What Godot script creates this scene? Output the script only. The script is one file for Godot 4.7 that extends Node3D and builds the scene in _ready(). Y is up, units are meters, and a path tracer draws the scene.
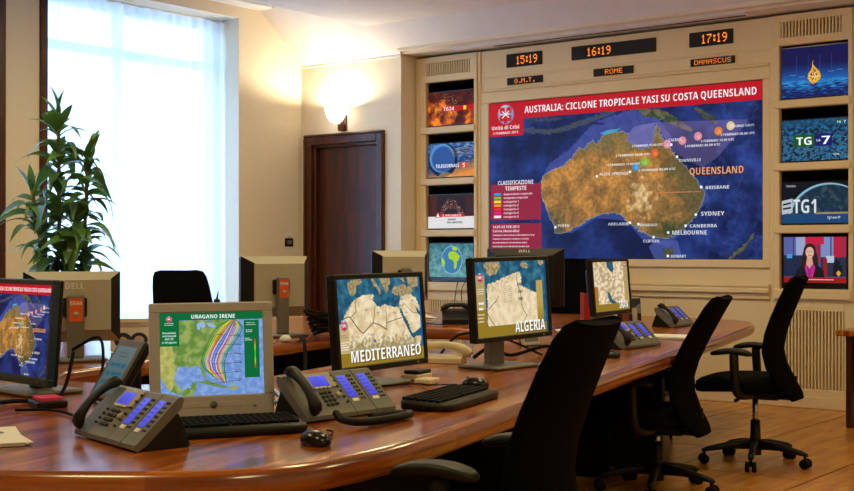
extends Node3D
# A crisis-unit operations room: ring table with monitors and phones, a media wall, a tall curtained window.

const EYE := Vector3(9.12, 1.26, 9.784)
const SCONCE := 1.15
const PANEL := 2.3

var taken := {}
var M := {}
var bold: SystemFont
var regular: SystemFont
var big_map: Image

func _ready():
	# ---- camera
	var cam = Camera3D.new()
	cam.name = "camera"
	cam.fov = 22.22
	cam.near = 0.05
	cam.far = 100.0
	cam.position = EYE
	cam.rotation_degrees = Vector3(0.252, 37.9, 0)
	add_child(cam)
	cam.current = true
	# ---- sky and exposure
	var sky_look = ProceduralSkyMaterial.new()
	sky_look.sky_top_color = Color(0.52, 0.74, 1.0)
	sky_look.sky_horizon_color = Color(0.74, 0.88, 1.0)
	sky_look.ground_bottom_color = Color(0.5, 0.62, 0.74)
	sky_look.ground_horizon_color = Color(0.7, 0.85, 0.98)
	sky_look.sky_energy_multiplier = 2.8
	sky_look.ground_energy_multiplier = 2.5
	var sky = Sky.new()
	sky.sky_material = sky_look
	var env = Environment.new()
	env.background_mode = Environment.BG_SKY
	env.sky = sky
	env.tonemap_mode = Environment.TONE_MAPPER_LINEAR
	env.tonemap_exposure = 1.0
	env.sdfgi_enabled = true
	env.ssao_enabled = true
	env.ssil_enabled = true
	var we = WorldEnvironment.new()
	we.name = "environment"
	we.environment = env
	add_child(we)
	make_materials()
	big_map = australia_picture()
	M.lcd = lit_picture(phone_display(), 1.0)
	# ---- the lamps that fill the room
	for p in [[2.2, 2.5], [4.4, 2.7], [1.9, 5.0], [3.4, 7.6], [6.4, 2.6], [6.4, 5.6], [6.4, 8.8], [9.4, 4.2], [9.4, 8.2]]:
		ceiling_lamp(Vector3(p[0], 3.44, p[1]), "square white ceiling light panel in the dropped ceiling")
	sconce(Vector3(0.6, 2.59, 0.22), 0.0, "glowing glass wall sconce above the brown door")
	# ---- structure
	build_floor()
	build_walls()
	build_windows()
	build_door()
	build_panelling()
	build_video_wall()
	build_televisions()
	build_clocks()
	build_table()
	# ---- chairs
	var face_table = 284.5
	make_chair("black mesh office chair beside the wall grille, by the far stretch of table", Vector3(6.1, 0, 2.735), face_table - 4, 0.0, "black office chairs")
	make_chair("black mesh office chair tucked in beside the phone and papers, back turned away", Vector3(6.03, 0, 3.84), 283.0, -0.085, "black office chairs", 0.14)
	make_chair("black mesh office chair at the rounded table corner before the keyboard", Vector3(7.205, 0, 6.975), 280.0, -0.03, "black office chairs", 0.0, 0.055)
	make_chair("black mesh office chair between the table and the sheer curtain", on_table(1.08, 3.95, 0.0), 66.0, 0.0, "black office chairs")
	make_chair("black mesh office chair at the table end below the big screen", on_table(3.25, 1.35, 0.0), 14.5, 0.08, "black office chairs")
	# ---- monitors
	monitor("silver-framed monitor with a green-bannered storm map reading URAGANO IRENE", Vector3(6.232, 0.944, 7.15), 57.0, 5.5, 0.3, 0.318, 0.254, [0.031, 0.068], M.silver, irene_picture(), 0.06, M.silver)
	monitor("black monitor with a sand-coloured map reading MEDITERRANEO", Vector3(6.037, 0.994, 6.101), 91.9, 4.3, 0.5, 0.518, 0.324, [0.02, 0.024], M.black, mediterranean_picture())
	monitor("black monitor with a desert map reading ALGERIA", Vector3(6.029, 1.054, 5.193), 86.7, 3.2, 0.9, 0.518, 0.324, [0.02, 0.024], M.black, algeria_picture())
	monitor("black monitor with a relief map reading IRAN", Vector3(5.228, 1.04, 2.9), 93.7, 4.5, 0.5, 0.49, 0.306, [0.02, 0.026], M.black, iran_picture())
	monitor("blue-black monitor with the Australia map, beside the grey phone and papers", Vector3(5.153, 0.978, 7.128), -7.0, 4.0, 0.0, 0.518, 0.324, [0.02, 0.03], M.blue_black, big_map)
	monitor_back("back of a beige monitor with an orange sticker, before the curtain", Vector3(4.09, 0.742, 6.1), 62.0, 0.45, 0.335, 0.085, M.back_beige, M.black, "DELL", "5544")
	monitor_back("back of a beige monitor with an orange sticker, before the pale wall and door", Vector3(3.637, 0.742, 4.295), 74.0, 0.46, 0.37, 0.115, M.back_beige, M.black, "", "5544")
	monitor_back("back of a beige monitor before the white wall strip right of the door", Vector3(3.237, 0.742, 2.578), 66.0, 0.46, 0.37, 0.15, M.back_beige, M.black, "", "")
	monitor_back("back of a black monitor below the big screen's legend", Vector3(4.375, 0.742, 2.579), 25.0, 0.53, 0.4, 0.135, M.black, M.black, "DELL", "")
	# ---- phones, keyboards, mice
	desk_phone("grey desk phone with two lit line modules beside the silver monitor", Vector3(6.295, 0.742, 7.575), -14.0, 2)
	desk_phone("grey desk phone with two lit line modules before the MEDITERRANEO monitor", Vector3(6.467, 0.742, 6.93), 86.0, 2)
	desk_phone("grey desk phone with two lit line modules beside the white papers", Vector3(5.84, 0.742, 3.86), 88.0, 2)
	desk_phone("grey desk phone with lit modules at the far table corner", Vector3(5.17, 0.742, 2.0), 95.0, 2)
	cream_phone()
	touch_panel()
	keyboard("black keyboard below the silver monitor", Vector3(6.475, 0.742, 7.3), 60.0, 0.42)
	keyboard("black keyboard before the MEDITERRANEO monitor and the near chair", Vector3(6.56, 0.742, 6.36), 104.5, 0.49)
	keyboard("black keyboard below the blue-black monitor", Vector3(5.38, 0.742, 7.56), -7.0)
	mouse("black mouse beside the coiled phone cord", Vector3(6.82, 0.742, 7.32), 75.0)
	mouse("black mouse at the end of the keyboard near the ALGERIA monitor", Vector3(6.34, 0.742, 5.92), 104.5)
	mouse("black mouse before the phone with white papers", Vector3(6.08, 0.742, 4.44), 104.5)
	mouse("black mouse beneath the ALGERIA monitor", Vector3(6.17, 0.742, 5.12), 110.0)
	build_clutter()
	build_plants()


# ---------------------------------------------------------------- naming and placing
func numbered(called):
	taken[called] = taken.get(called, -1) + 1
	return called if taken[called] == 0 else "%s_%03d" % [called, taken[called]]

func thing(called, label, category, at = Vector3.ZERO, turn = 0.0, group = ""):
	var o = Node3D.new()
	o.name = numbered(called)
	add_child(o)
	o.position = at
	o.rotation_degrees.y = turn
	tag(o, label, category, group)
	return o

func tag(o, label, category, group = ""):
	o.set_meta("label", label)
	o.set_meta("category", category)
	if group:
		o.set_meta("group", group)

func setting(called, label = "", category = ""):
	var o = Node3D.new()
	o.name = called
	add_child(o)
	o.set_meta("kind", "structure")
	if label:
		o.set_meta("label", label)
		o.set_meta("category", category)
	return o

func put(parent, called, mesh, material):
	var o = MeshInstance3D.new()
	o.name = called
	o.mesh = mesh if mesh is Mesh else done(mesh)
	o.material_override = material
	parent.add_child(o, true)
	return o

func copy(o, at, turn, label = ""):
	var c = o.duplicate()
	c.name = numbered(String(o.name).rstrip("0123456789").rstrip("_"))
	add_child(c)
	c.position = at
	c.rotation_degrees.y = turn
	if label:
		c.set_meta("label", label)
	return c

# a point of the conference table's own grid (across, along) on the floor plan
func on_table(across, along, height = 0.74):
	return Vector3(across * 0.968 + along * 0.25, height, -across * 0.25 + along * 0.968)

# ---------------------------------------------------------------- mesh helpers
func begin(smooth = false):
	var st = SurfaceTool.new()
	st.begin(Mesh.PRIMITIVE_TRIANGLES)
	st.set_smooth_group(0 if smooth else -1)
	return st

func done(st):
	st.generate_normals()
	return st.commit()

# a flat convex face whose front looks away from the point "inside"
func face(st, pts, inside):
	var n = (pts[1] - pts[0]).cross(pts[2] - pts[0])
	var mid = Vector3.ZERO
	for p in pts:
		mid += p
	mid /= pts.size()
	var turned = n.dot(mid - inside) < 0.0
	for i in range(1, pts.size() - 1):
		st.add_vertex(pts[0])
		if turned:
			st.add_vertex(pts[i])
			st.add_vertex(pts[i + 1])
		else:
			st.add_vertex(pts[i + 1])
			st.add_vertex(pts[i])

func block(st, c, s, ch = 0.0, tf = Transform3D()):
	var h = s / 2.0
	ch = minf(ch, minf(h.x, minf(h.y, h.z)) * 0.9)
	var mid = tf * c
	var P = {}
	for x in [-1, 1]:
		for y in [-1, 1]:
			for z in [-1, 1]:
				var k = Vector3(x, y, z)
				P[[x, y, z, 0]] = tf * (c + k * Vector3(h.x, h.y - ch, h.z - ch))
				P[[x, y, z, 1]] = tf * (c + k * Vector3(h.x - ch, h.y, h.z - ch))
				P[[x, y, z, 2]] = tf * (c + k * Vector3(h.x - ch, h.y - ch, h.z))
	for s1 in [-1, 1]:
		face(st, [P[[s1, -1, -1, 0]], P[[s1, 1, -1, 0]], P[[s1, 1, 1, 0]], P[[s1, -1, 1, 0]]], mid)
		face(st, [P[[-1, s1, -1, 1]], P[[1, s1, -1, 1]], P[[1, s1, 1, 1]], P[[-1, s1, 1, 1]]], mid)
		face(st, [P[[-1, -1, s1, 2]], P[[1, -1, s1, 2]], P[[1, 1, s1, 2]], P[[-1, 1, s1, 2]]], mid)
	if ch <= 0.0:
		return
	for a in [-1, 1]:
		for b in [-1, 1]:
			face(st, [P[[a, b, -1, 0]], P[[a, b, 1, 0]], P[[a, b, 1, 1]], P[[a, b, -1, 1]]], mid)
			face(st, [P[[a, -1, b, 0]], P[[a, 1, b, 0]], P[[a, 1, b, 2]], P[[a, -1, b, 2]]], mid)
			face(st, [P[[-1, a, b, 1]], P[[1, a, b, 1]], P[[1, a, b, 2]], P[[-1, a, b, 2]]], mid)
			for d in [-1, 1]:
				face(st, [P[[a, b, d, 0]], P[[a, b, d, 1]], P[[a, b, d, 2]]], mid)

func box(c, s, ch = 0.0, tf = Transform3D()):
	var st = begin()
	block(st, c, s, ch, tf)
	return done(st)

# box from corner to corner
func span(a, b, ch = 0.0):
	return box((a + b) / 2.0, (b - a).abs(), ch)

func four(st, a, b, c, d):
	for p in [a, b, c, a, c, d]:
		st.add_vertex(p)

# skin through rings of points; rings run anticlockwise seen from the last ring towards the first
func loft(st, rings, cap = true, closed = true):
	var n = rings[0].size()
	for i in rings.size() - 1:
		for j in (n if closed else n - 1):
			var k = (j + 1) % n
			four(st, rings[i][j], rings[i + 1][j], rings[i + 1][k], rings[i][k])
	if cap:
		for e in [[rings[0], rings[1]], [rings[-1], rings[-2]]]:
			var inside = Vector3.ZERO
			for p in e[1]:
				inside += p
			face(st, e[0], inside / n)

func ring(c, ax, ay, n = 12, power = 1.0):
	var out = []
	for i in n:
		var t = TAU * i / n
		var x = cos(t)
		var y = sin(t)
		out.append(c + ax * signf(x) * pow(absf(x), power) + ay * signf(y) * pow(absf(y), power))
	return out

func tube(st, pts, r, n = 8):
	var rings = []
	var side = Vector3.ZERO
	for i in pts.size():
		var dir = (pts[mini(i + 1, pts.size() - 1)] - pts[maxi(i - 1, 0)]).normalized()
		if side == Vector3.ZERO:
			side = dir.cross(Vector3.UP if absf(dir.y) < 0.9 else Vector3.RIGHT).normalized()
		side = (side - dir * side.dot(dir)).normalized()
		var rr = r[i] if r is Array else r
		rings.append(ring(pts[i], side * rr, dir.cross(side) * rr, n))
	loft(st, rings)

func smooth_path(pts, steps = 6):
	var c = Curve3D.new()
	for i in pts.size():
		var t = (pts[mini(i + 1, pts.size() - 1)] - pts[maxi(i - 1, 0)]) / 6.0
		c.add_point(pts[i], -t, t)
	var out = []
	for i in pts.size() - 1:
		for k in steps:
			out.append(c.sample(i, float(k) / steps))
	out.append(pts[-1])
	return out

func lathe(st, prof, n = 20, c = Vector3.ZERO, arc = TAU, start = 0.0):
	var rings = []
	for p in prof:
		var rr = []
		for j in (n if arc >= TAU else n + 1):
			var t = start + arc * j / n
			rr.append(c + Vector3(cos(t) * p.x, p.y, -sin(t) * p.x))
		rings.append(rr)
	loft(st, rings, false, arc >= TAU)

func rod(a, b, r0, r1, n = 14):
	var st = begin(true)
	tube(st, [a, a.lerp(b, 0.5), b], [r0, (r0 + r1) / 2.0, r1], n)
	return done(st)

# an outline in x and y, drawn out along z from z0 to z1
func slab(st, pts, z0, z1, tf = Transform3D()):
	var a = []
	var b = []
	for p in pts:
		a.append(tf * Vector3(p.x, p.y, z0))
		b.append(tf * Vector3(p.x, p.y, z1))
	var tris = Geometry2D.triangulate_polygon(PackedVector2Array(pts))
	var mid = tf * Vector3(0, 0, (z0 + z1) / 2.0)
	var nrm = tf.basis.z * signf(z1 - z0)
	for i in range(0, tris.size(), 3):
		face(st, [a[tris[i]], a[tris[i + 1]], a[tris[i + 2]]], a[tris[i]] + nrm)
		face(st, [b[tris[i]], b[tris[i + 1]], b[tris[i + 2]]], b[tris[i]] - nrm)
	var flip = Geometry2D.is_polygon_clockwise(PackedVector2Array(pts)) != (z1 < z0)
	for i in pts.size():
		var k = (i + 1) % pts.size()
		if flip:
			four(st, a[i], a[k], b[k], b[i])
		else:
			four(st, a[i], b[i], b[k], a[k])

# a picture quad in the x-y plane, facing +z, middle at c
func sheet(c, w, h, tf = Transform3D()):
	var st = SurfaceTool.new()
	st.begin(Mesh.PRIMITIVE_TRIANGLES)
	st.set_smooth_group(-1)
	for k in [[-1, 1], [1, 1], [1, -1], [-1, 1], [1, -1], [-1, -1]]:
		st.set_uv(Vector2(0.5 + k[0] * 0.5, 0.5 - k[1] * 0.5))
		st.add_vertex(tf * (c + Vector3(k[0] * w / 2, k[1] * h / 2, 0)))
	return done(st)

func letters(parent, called, words, height, at, turn, material, thick = 0.002, squeeze = 1.0):
	var t = TextMesh.new()
	t.font = bold
	t.text = words
	t.font_size = 48
	t.pixel_size = height / 48.0 / 0.714
	t.depth = thick
	t.curve_step = 2.0
	var o = MeshInstance3D.new()
	o.name = called
	o.mesh = t
	o.material_override = material
	o.position = at
	o.rotation_degrees = turn
	o.scale.x = squeeze
	parent.add_child(o, true)
	return o

# ---------------------------------------------------------------- materials
func plain(color, rough = 0.6, metal = 0.0, spec = 0.5):
	var m = StandardMaterial3D.new()
	m.albedo_color = color
	m.roughness = rough
	m.metallic = metal
	m.metallic_specular = spec
	return m

func glowing(color, energy = 1.0):
	var m = plain(Color(0.02, 0.02, 0.02), 0.4)
	m.emission_enabled = true
	m.emission = color
	m.emission_energy_multiplier = energy
	return m

func lit_picture(im, energy = 1.0, rough = 0.45):
	var m = plain(Color(0.015, 0.015, 0.018), rough, 0.0, 0.3)
	m.emission_enabled = true
	m.emission_texture = ImageTexture.create_from_image(im)
	m.emission_energy_multiplier = energy
	m.texture_repeat = false
	return m

func print_picture(im, rough = 0.7):
	var m = plain(Color.WHITE, rough)
	m.albedo_texture = ImageTexture.create_from_image(im)
	m.texture_repeat = false
	return m

# long grain along the picture's height
func wood_image(size, dark, mid, light, rate, stretch, seed_value, figure = 1.0):
	var im = Image.create(size, size, false, Image.FORMAT_RGB8)
	var a = FastNoiseLite.new()
	a.seed = seed_value
	a.frequency = 0.02 * rate
	a.fractal_octaves = 3
	var b = FastNoiseLite.new()
	b.seed = seed_value + 7
	b.frequency = 0.11 * rate
	b.fractal_octaves = 2
	for y in size:
		for x in size:
			var w = a.get_noise_2d(x, y / stretch) * 0.9 * figure
			var f = b.get_noise_2d(x, y / (stretch * 2.2))
			var v = clampf(0.5 + w + f * 0.35, 0.0, 1.0)
			im.set_pixel(x, y, dark.lerp(mid, v * 2.0) if v < 0.5 else mid.lerp(light, v * 2.0 - 1.0))
	return im

func grain_image(size, base, amount, rate, seed_value):
	var im = Image.create(size, size, false, Image.FORMAT_RGB8)
	var a = FastNoiseLite.new()
	a.seed = seed_value
	a.frequency = rate
	a.fractal_octaves = 4
	for y in size:
		for x in size:
			var v = 1.0 + a.get_noise_2d(x, y) * amount
			im.set_pixel(x, y, Color(base.r * v, base.g * v, base.b * v))
	return im

func textured(im, rough, scale, world = false, spec = 0.5):
	var m = plain(Color.WHITE, rough, 0.0, spec)
	m.albedo_texture = ImageTexture.create_from_image(im)
	m.uv1_triplanar = true
	m.uv1_world_triplanar = world
	m.uv1_scale = Vector3.ONE * scale
	return m

func make_materials():
	bold = SystemFont.new()
	bold.font_names = PackedStringArray(["Droid Sans"])
	bold.font_weight = 700
	regular = SystemFont.new()
	regular.font_names = PackedStringArray(["Droid Sans"])
	var table_wood = wood_image(512, Color8(108, 48, 10), Color8(160, 84, 22), Color8(194, 118, 40), 1.0, 14.0, 3)
	M.table = textured(table_wood, 0.22, 0.9)
	M.table.clearcoat_enabled = true
	M.table.clearcoat = 0.25
	M.table.clearcoat_roughness = 0.12
	M.band = plain(Color.WHITE, 0.25)
	M.band.albedo_texture = M.table.albedo_texture
	M.band.clearcoat_enabled = true
	M.band.clearcoat = 0.7
	M.band.clearcoat_roughness = 0.12
	var door_wood = wood_image(256, Color8(48, 20, 10), Color8(72, 31, 15), Color8(94, 44, 22), 1.6, 12.0, 11, 0.7)
	M.door = textured(door_wood, 0.32, 1.2)
	M.door_trim = textured(door_wood, 0.3, 2.0)
	for k in 3:
		var f = wood_image(256, [Color8(168, 104, 26), Color8(160, 96, 22), Color8(176, 112, 30)][k], [Color8(200, 134, 44), Color8(192, 126, 38), Color8(208, 142, 48)][k], [Color8(220, 158, 62), Color8(212, 150, 56), Color8(228, 166, 70)][k], 1.3, 9.0, 21 + k, 0.8)
		var m = textured(f, 0.34, 1.25)
		m.clearcoat_enabled = true
		m.clearcoat = 0.25
		m.clearcoat_roughness = 0.25
		M["floor_%d" % k] = m
	M.wall = textured(grain_image(256, Color8(238, 226, 202), 0.018, 0.12, 5), 0.85, 0.8)
	M.ceiling = textured(grain_image(128, Color8(238, 234, 226), 0.02, 0.05, 6), 0.9, 0.7)
	M.panel = textured(grain_image(128, Color8(230, 206, 160), 0.02, 0.2, 8), 0.55, 1.5)
	M.panel_dark = plain(Color8(74, 60, 42), 0.85)
	M.reveal = plain(Color8(226, 208, 176), 0.8)
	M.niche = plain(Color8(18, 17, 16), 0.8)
	M.black = plain(Color8(15, 15, 16), 0.45, 0.0, 0.4)
	M.black_soft = plain(Color8(13, 13, 14), 0.75, 0.0, 0.3)
	M.gloss_black = plain(Color8(16, 17, 19), 0.2)
	M.fabric = textured(grain_image(128, Color8(13, 13, 13), 0.35, 0.6, 31), 0.95, 9.0, false, 0.2)
	M.mesh_back = textured(grain_image(128, Color8(10, 10, 9), 0.3, 0.8, 33), 0.95, 12.0, false, 0.15)
	M.chrome = plain(Color8(190, 190, 190), 0.2, 1.0)
	M.steel = plain(Color8(150, 150, 152), 0.35, 0.9)
	M.silver = textured(grain_image(64, Color8(180, 177, 170), 0.02, 0.5, 41), 0.45, 4.0)
	M.silver_dark = plain(Color8(112, 108, 100), 0.5)
	M.beige = plain(Color8(196, 184, 152), 0.5)
	M.back_beige = plain(Color8(184, 178, 158), 0.5)
	M.blue_black = plain(Color8(30, 52, 66), 0.35)
	M.phone = plain(Color8(106, 108, 102), 0.5)
	M.phone_light = plain(Color8(170, 164, 148), 0.45)
	M.phone_key = plain(Color8(36, 36, 36), 0.5)
	M.white = plain(Color8(236, 234, 228), 0.6)
	M.paper = plain(Color8(232, 230, 224), 0.8)
	M.cream = plain(Color8(228, 214, 182), 0.4)
	M.orange = plain(Color8(226, 96, 24), 0.6)
	M.red = plain(Color8(186, 24, 18), 0.55)
	M.pink = plain(Color8(214, 60, 110), 0.6)
	M.yellow = plain(Color8(206, 176, 30), 0.6)
	M.blue_light = glowing(Color8(90, 150, 255), 1.0)
	M.frame_wood = textured(door_wood, 0.4, 1.5)
	M.window_frame = plain(Color8(200, 204, 206), 0.5)
	M.glass = plain(Color(0.95, 0.98, 1.0, 0.06), 0.03)
	M.glass.transparency = BaseMaterial3D.TRANSPARENCY_ALPHA
	M.sheer = plain(Color(0.93, 0.95, 0.97, 0.9), 0.9, 0.0, 0.1)
	M.sheer.transparency = BaseMaterial3D.TRANSPARENCY_ALPHA
	M.sheer.backlight_enabled = true
	M.sheer.backlight = Color(0.98, 0.99, 1.0)
	M.sheer.cull_mode = BaseMaterial3D.CULL_DISABLED
	M.shade_glass = glowing(Color(1.0, 0.93, 0.8), 5.0)
	M.diffuser = glowing(Color(1.0, 0.92, 0.8), 1.6)
	for k in 3:
		var m = plain([Color8(62, 96, 44), Color8(82, 118, 54), Color8(48, 78, 38)][k], 0.4)
		m.backlight_enabled = true
		m.backlight = Color(0.3, 0.42, 0.16)
		M["leaf_%d" % k] = m
	M.stem = plain(Color8(118, 98, 66), 0.85)
	M.joint = plain(Color8(34, 22, 12), 0.9)
	M.soil = plain(Color8(50, 36, 24), 0.95)
	M.clay = plain(Color8(150, 84, 52), 0.8)
	M.dry_leaf = plain(Color8(112, 64, 46), 0.7)

# ---------------------------------------------------------------- printing on screens
func canvas(w, h, c):
	var im = Image.create(w, h, false, Image.FORMAT_RGB8)
	im.fill(c)
	return im

func dab(im, x, y, c, a = 1.0):
	if x >= 0 and y >= 0 and x < im.get_width() and y < im.get_height():
		im.set_pixel(x, y, c if a >= 1.0 else im.get_pixel(x, y).lerp(c, a))

# a filled outline given as x, y, x, y ...; "rough" mottles it towards c2
func area(im, flat, c, a = 1.0, c2 = null, n = null, mul = 1.0, dx = 0.0, dy = 0.0):
	if c2 != null and flat.size() < 160:
		flat = coast(flat, 3.5)
	var p = []
	for i in range(0, flat.size(), 2):
		p.append(Vector2(flat[i] * mul + dx, flat[i + 1] * mul + dy))
	var lo = p[0].y
	var hi = p[0].y
	for q in p:
		lo = minf(lo, q.y)
		hi = maxf(hi, q.y)
	for y in range(maxi(0, int(lo)), mini(im.get_height(), int(hi) + 1)):
		var xs = []
		for i in p.size():
			var s = p[i]
			var e = p[(i + 1) % p.size()]
			if (s.y <= y + 0.5) != (e.y <= y + 0.5):
				xs.append(s.x + (y + 0.5 - s.y) / (e.y - s.y) * (e.x - s.x))
		xs.sort()
		for k in range(0, xs.size() - 1, 2):
			for x in range(maxi(0, int(round(xs[k]))), mini(im.get_width(), int(round(xs[k + 1])))):
				var col = c
				if c2 != null:
					col = c.lerp(c2, clampf(0.5 + n.get_noise_2d(x, y) * 1.6, 0.0, 1.0))
				dab(im, x, y, col, a)

# an outline with a crinkled edge, as coasts have
func coast(flat, amp, s = 3):
	var n = noise(0.09, 3, s)
	var out = []
	for i in range(0, flat.size(), 2):
		var p = Vector2(flat[i], flat[i + 1])
		var q = Vector2(flat[(i + 2) % flat.size()], flat[(i + 3) % flat.size()])
		var steps = maxi(1, int(p.distance_to(q) / 4.0))
		for k in steps:
			var m = p.lerp(q, float(k) / steps)
			out.append(m.x + n.get_noise_2d(m.x, m.y) * amp * 2.0)
			out.append(m.y + n.get_noise_2d(m.x + 500.0, m.y) * amp * 2.0)
	return out

func line(im, flat, c, thick = 1.0, a = 1.0):
	for i in range(0, flat.size() - 2, 2):
		var s = Vector2(flat[i], flat[i + 1])
		var e = Vector2(flat[i + 2], flat[i + 3])
		var n = maxi(1, int(s.distance_to(e) * 1.5))
		for k in n + 1:
			var q = s.lerp(e, float(k) / n)
			var r = thick / 2.0
			for y in range(int(q.y - r), int(q.y + r) + 1):
				for x in range(int(q.x - r), int(q.x + r) + 1):
					if Vector2(x + 0.5, y + 0.5).distance_to(q) <= r + 0.3:
						dab(im, x, y, c, a)

func disc(im, cx, cy, r, c, a = 1.0, ry = 0.0):
	ry = ry if ry > 0.0 else r
	for y in range(int(cy - ry), int(cy + ry) + 1):
		for x in range(int(cx - r), int(cx + r) + 1):
			var d = Vector2((x - cx) / float(r), (y - cy) / float(ry)).length()
			if d <= 1.0:
				dab(im, x, y, c, a * clampf((1.0 - d) * r, 0.0, 1.0))

func bar(im, x, y, w, h, c, a = 1.0):
	for j in range(int(y), int(y + h)):
		for i in range(int(x), int(x + w)):
			dab(im, i, j, c, a)

func shade_down(im, c0, c1, y0 = 0, y1 = -1):
	if y1 < 0:
		y1 = im.get_height()
	for y in range(y0, y1):
		var c = c0.lerp(c1, float(y - y0) / (y1 - y0))
		for x in im.get_width():
			im.set_pixel(x, y, c)

# lettering: "tall" is the height of a capital in pixels, (x, y) its left end on the baseline; "wide" squeezes it to a width
func words(im, text, x, y, tall, c, wide = 0.0, heavy = true, middle = false, rise = 0.0):
	var t = TextMesh.new()
	t.font = bold if heavy else regular
	t.font_size = 40
	t.pixel_size = 1.0 / 40.0
	t.depth = 0.0
	t.curve_step = 3.0
	t.text = "H"
	var base = t.get_aabb().position.y
	var cap = t.get_aabb().size.y
	t.text = text
	var bb = t.get_aabb()
	if bb.size.x <= 0.0:
		return
	var sy = tall / cap
	var sx = wide / bb.size.x if wide > 0.0 else sy
	var left = x - (bb.size.x * sx / 2.0 if middle else 0.0)
	var arr = t.surface_get_arrays(0)
	var v = arr[Mesh.ARRAY_VERTEX]
	var idx = arr[Mesh.ARRAY_INDEX]
	var cover = {}
	var count = idx.size() if idx != null else v.size()
	for i in range(0, count, 3):
		var q = []
		for k in 3:
			var w = v[idx[i + k] if idx != null else i + k]
			var px = left + (w.x - bb.position.x) * sx
			q.append(Vector2(px, y - (w.y - base) * sy - rise * (px - left)))
		var area2 = (q[1] - q[0]).cross(q[2] - q[0])
		if absf(area2) < 0.00001:
			continue
		var lo = q[0].min(q[1]).min(q[2])
		var hi = q[0].max(q[1]).max(q[2])
		for yy in range(int(floor(lo.y)), int(hi.y) + 1):
			for xx in range(int(floor(lo.x)), int(hi.x) + 1):
				var hit = 0
				for sub in 9:
					var p = Vector2(xx + (sub % 3) / 3.0 + 0.17, yy + (sub / 3) / 3.0 + 0.17)
					var a = (q[1] - q[0]).cross(p - q[0]) / area2
					var b = (q[2] - q[1]).cross(p - q[1]) / area2
					var d = (q[0] - q[2]).cross(p - q[2]) / area2
					if a >= 0.0 and b >= 0.0 and d >= 0.0:
						hit += 1
				if hit:
					var key = Vector2i(xx, yy)
					cover[key] = cover.get(key, 0) + hit
	for key in cover:
		dab(im, key.x, key.y, c, minf(1.0, cover[key] / 9.0))

# grey rows that stand for small running text, a few letters long each
func small_rows(im, x, y, w, n, step, c, a = 0.8, seed_value = 1):
	var r = RandomNumberGenerator.new()
	r.seed = seed_value
	for i in n:
		var at = x
		while at < x + w * r.randf_range(0.75, 1.0):
			var part = r.randf_range(2, 7)
			bar(im, at, y + i * step, minf(part, x + w - at), maxf(1.0, step * 0.45), c, a)
			at += part + 1.6

func crisis_emblem(im, x, y, r):
	disc(im, x, y, r, Color8(120, 150, 190))
	disc(im, x - r * 0.15, y - r * 0.25, r * 0.72, Color8(190, 205, 220), 0.8)
	var red = Color8(206, 20, 32)
	for k in 4:
		var t = TAU * (k + 0.5) / 4.0
		var d = Vector2(cos(t), sin(t))
		var s = Vector2(-d.y, d.x)
		var c = Vector2(x, y)
		var f = []
		for q in [c + d * r * 0.1, c + d * r * 0.55 + s * r * 0.42, c + d * r * 1.0, c + d * r * 0.55 - s * r * 0.42]:
			f += [q.x, q.y]
		area(im, f, red)
	bar(im, x - r * 0.2, y + r * 0.1, r * 0.4, r * 0.85, red)
	line(im, [x - r * 0.4, y - r * 0.3, x + r * 0.4, y + r * 0.35], Color.WHITE, maxf(1.0, r * 0.09))
	line(im, [x + r * 0.4, y - r * 0.3, x - r * 0.4, y + r * 0.35], Color.WHITE, maxf(1.0, r * 0.09))

func noise(rate, oct = 4, s = 1):
	var n = FastNoiseLite.new()
	n.seed = s
	n.frequency = rate
	n.fractal_octaves = oct
	return n

const AUSTRALIA = [217, 262, 257, 240, 305, 228, 337, 202, 360, 170, 384, 178, 395, 158, 415, 148, 430, 163, 453, 135, 468, 125, 498, 124, 521, 125, 546, 136, 540, 153, 561, 169, 584, 181, 609, 185, 628, 177, 637, 151, 641, 126, 648, 107, 660, 133, 669, 160, 688, 180, 702, 200, 716, 213, 730, 233, 751, 253, 772, 273, 790, 299, 806, 319, 810, 344, 803, 369, 786, 400, 765, 425, 744, 444, 723, 456, 702, 467, 674, 475, 645, 471, 616, 462, 599, 450, 584, 450, 590, 429, 573, 442, 561, 429, 555, 418, 546, 431, 536, 409, 521, 398, 498, 391, 468, 390, 430, 398, 399, 407, 376, 424, 345, 433, 321, 450, 289, 455, 265, 450, 268, 432, 257, 411, 241, 384, 230, 356, 217, 328, 213, 300]

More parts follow.
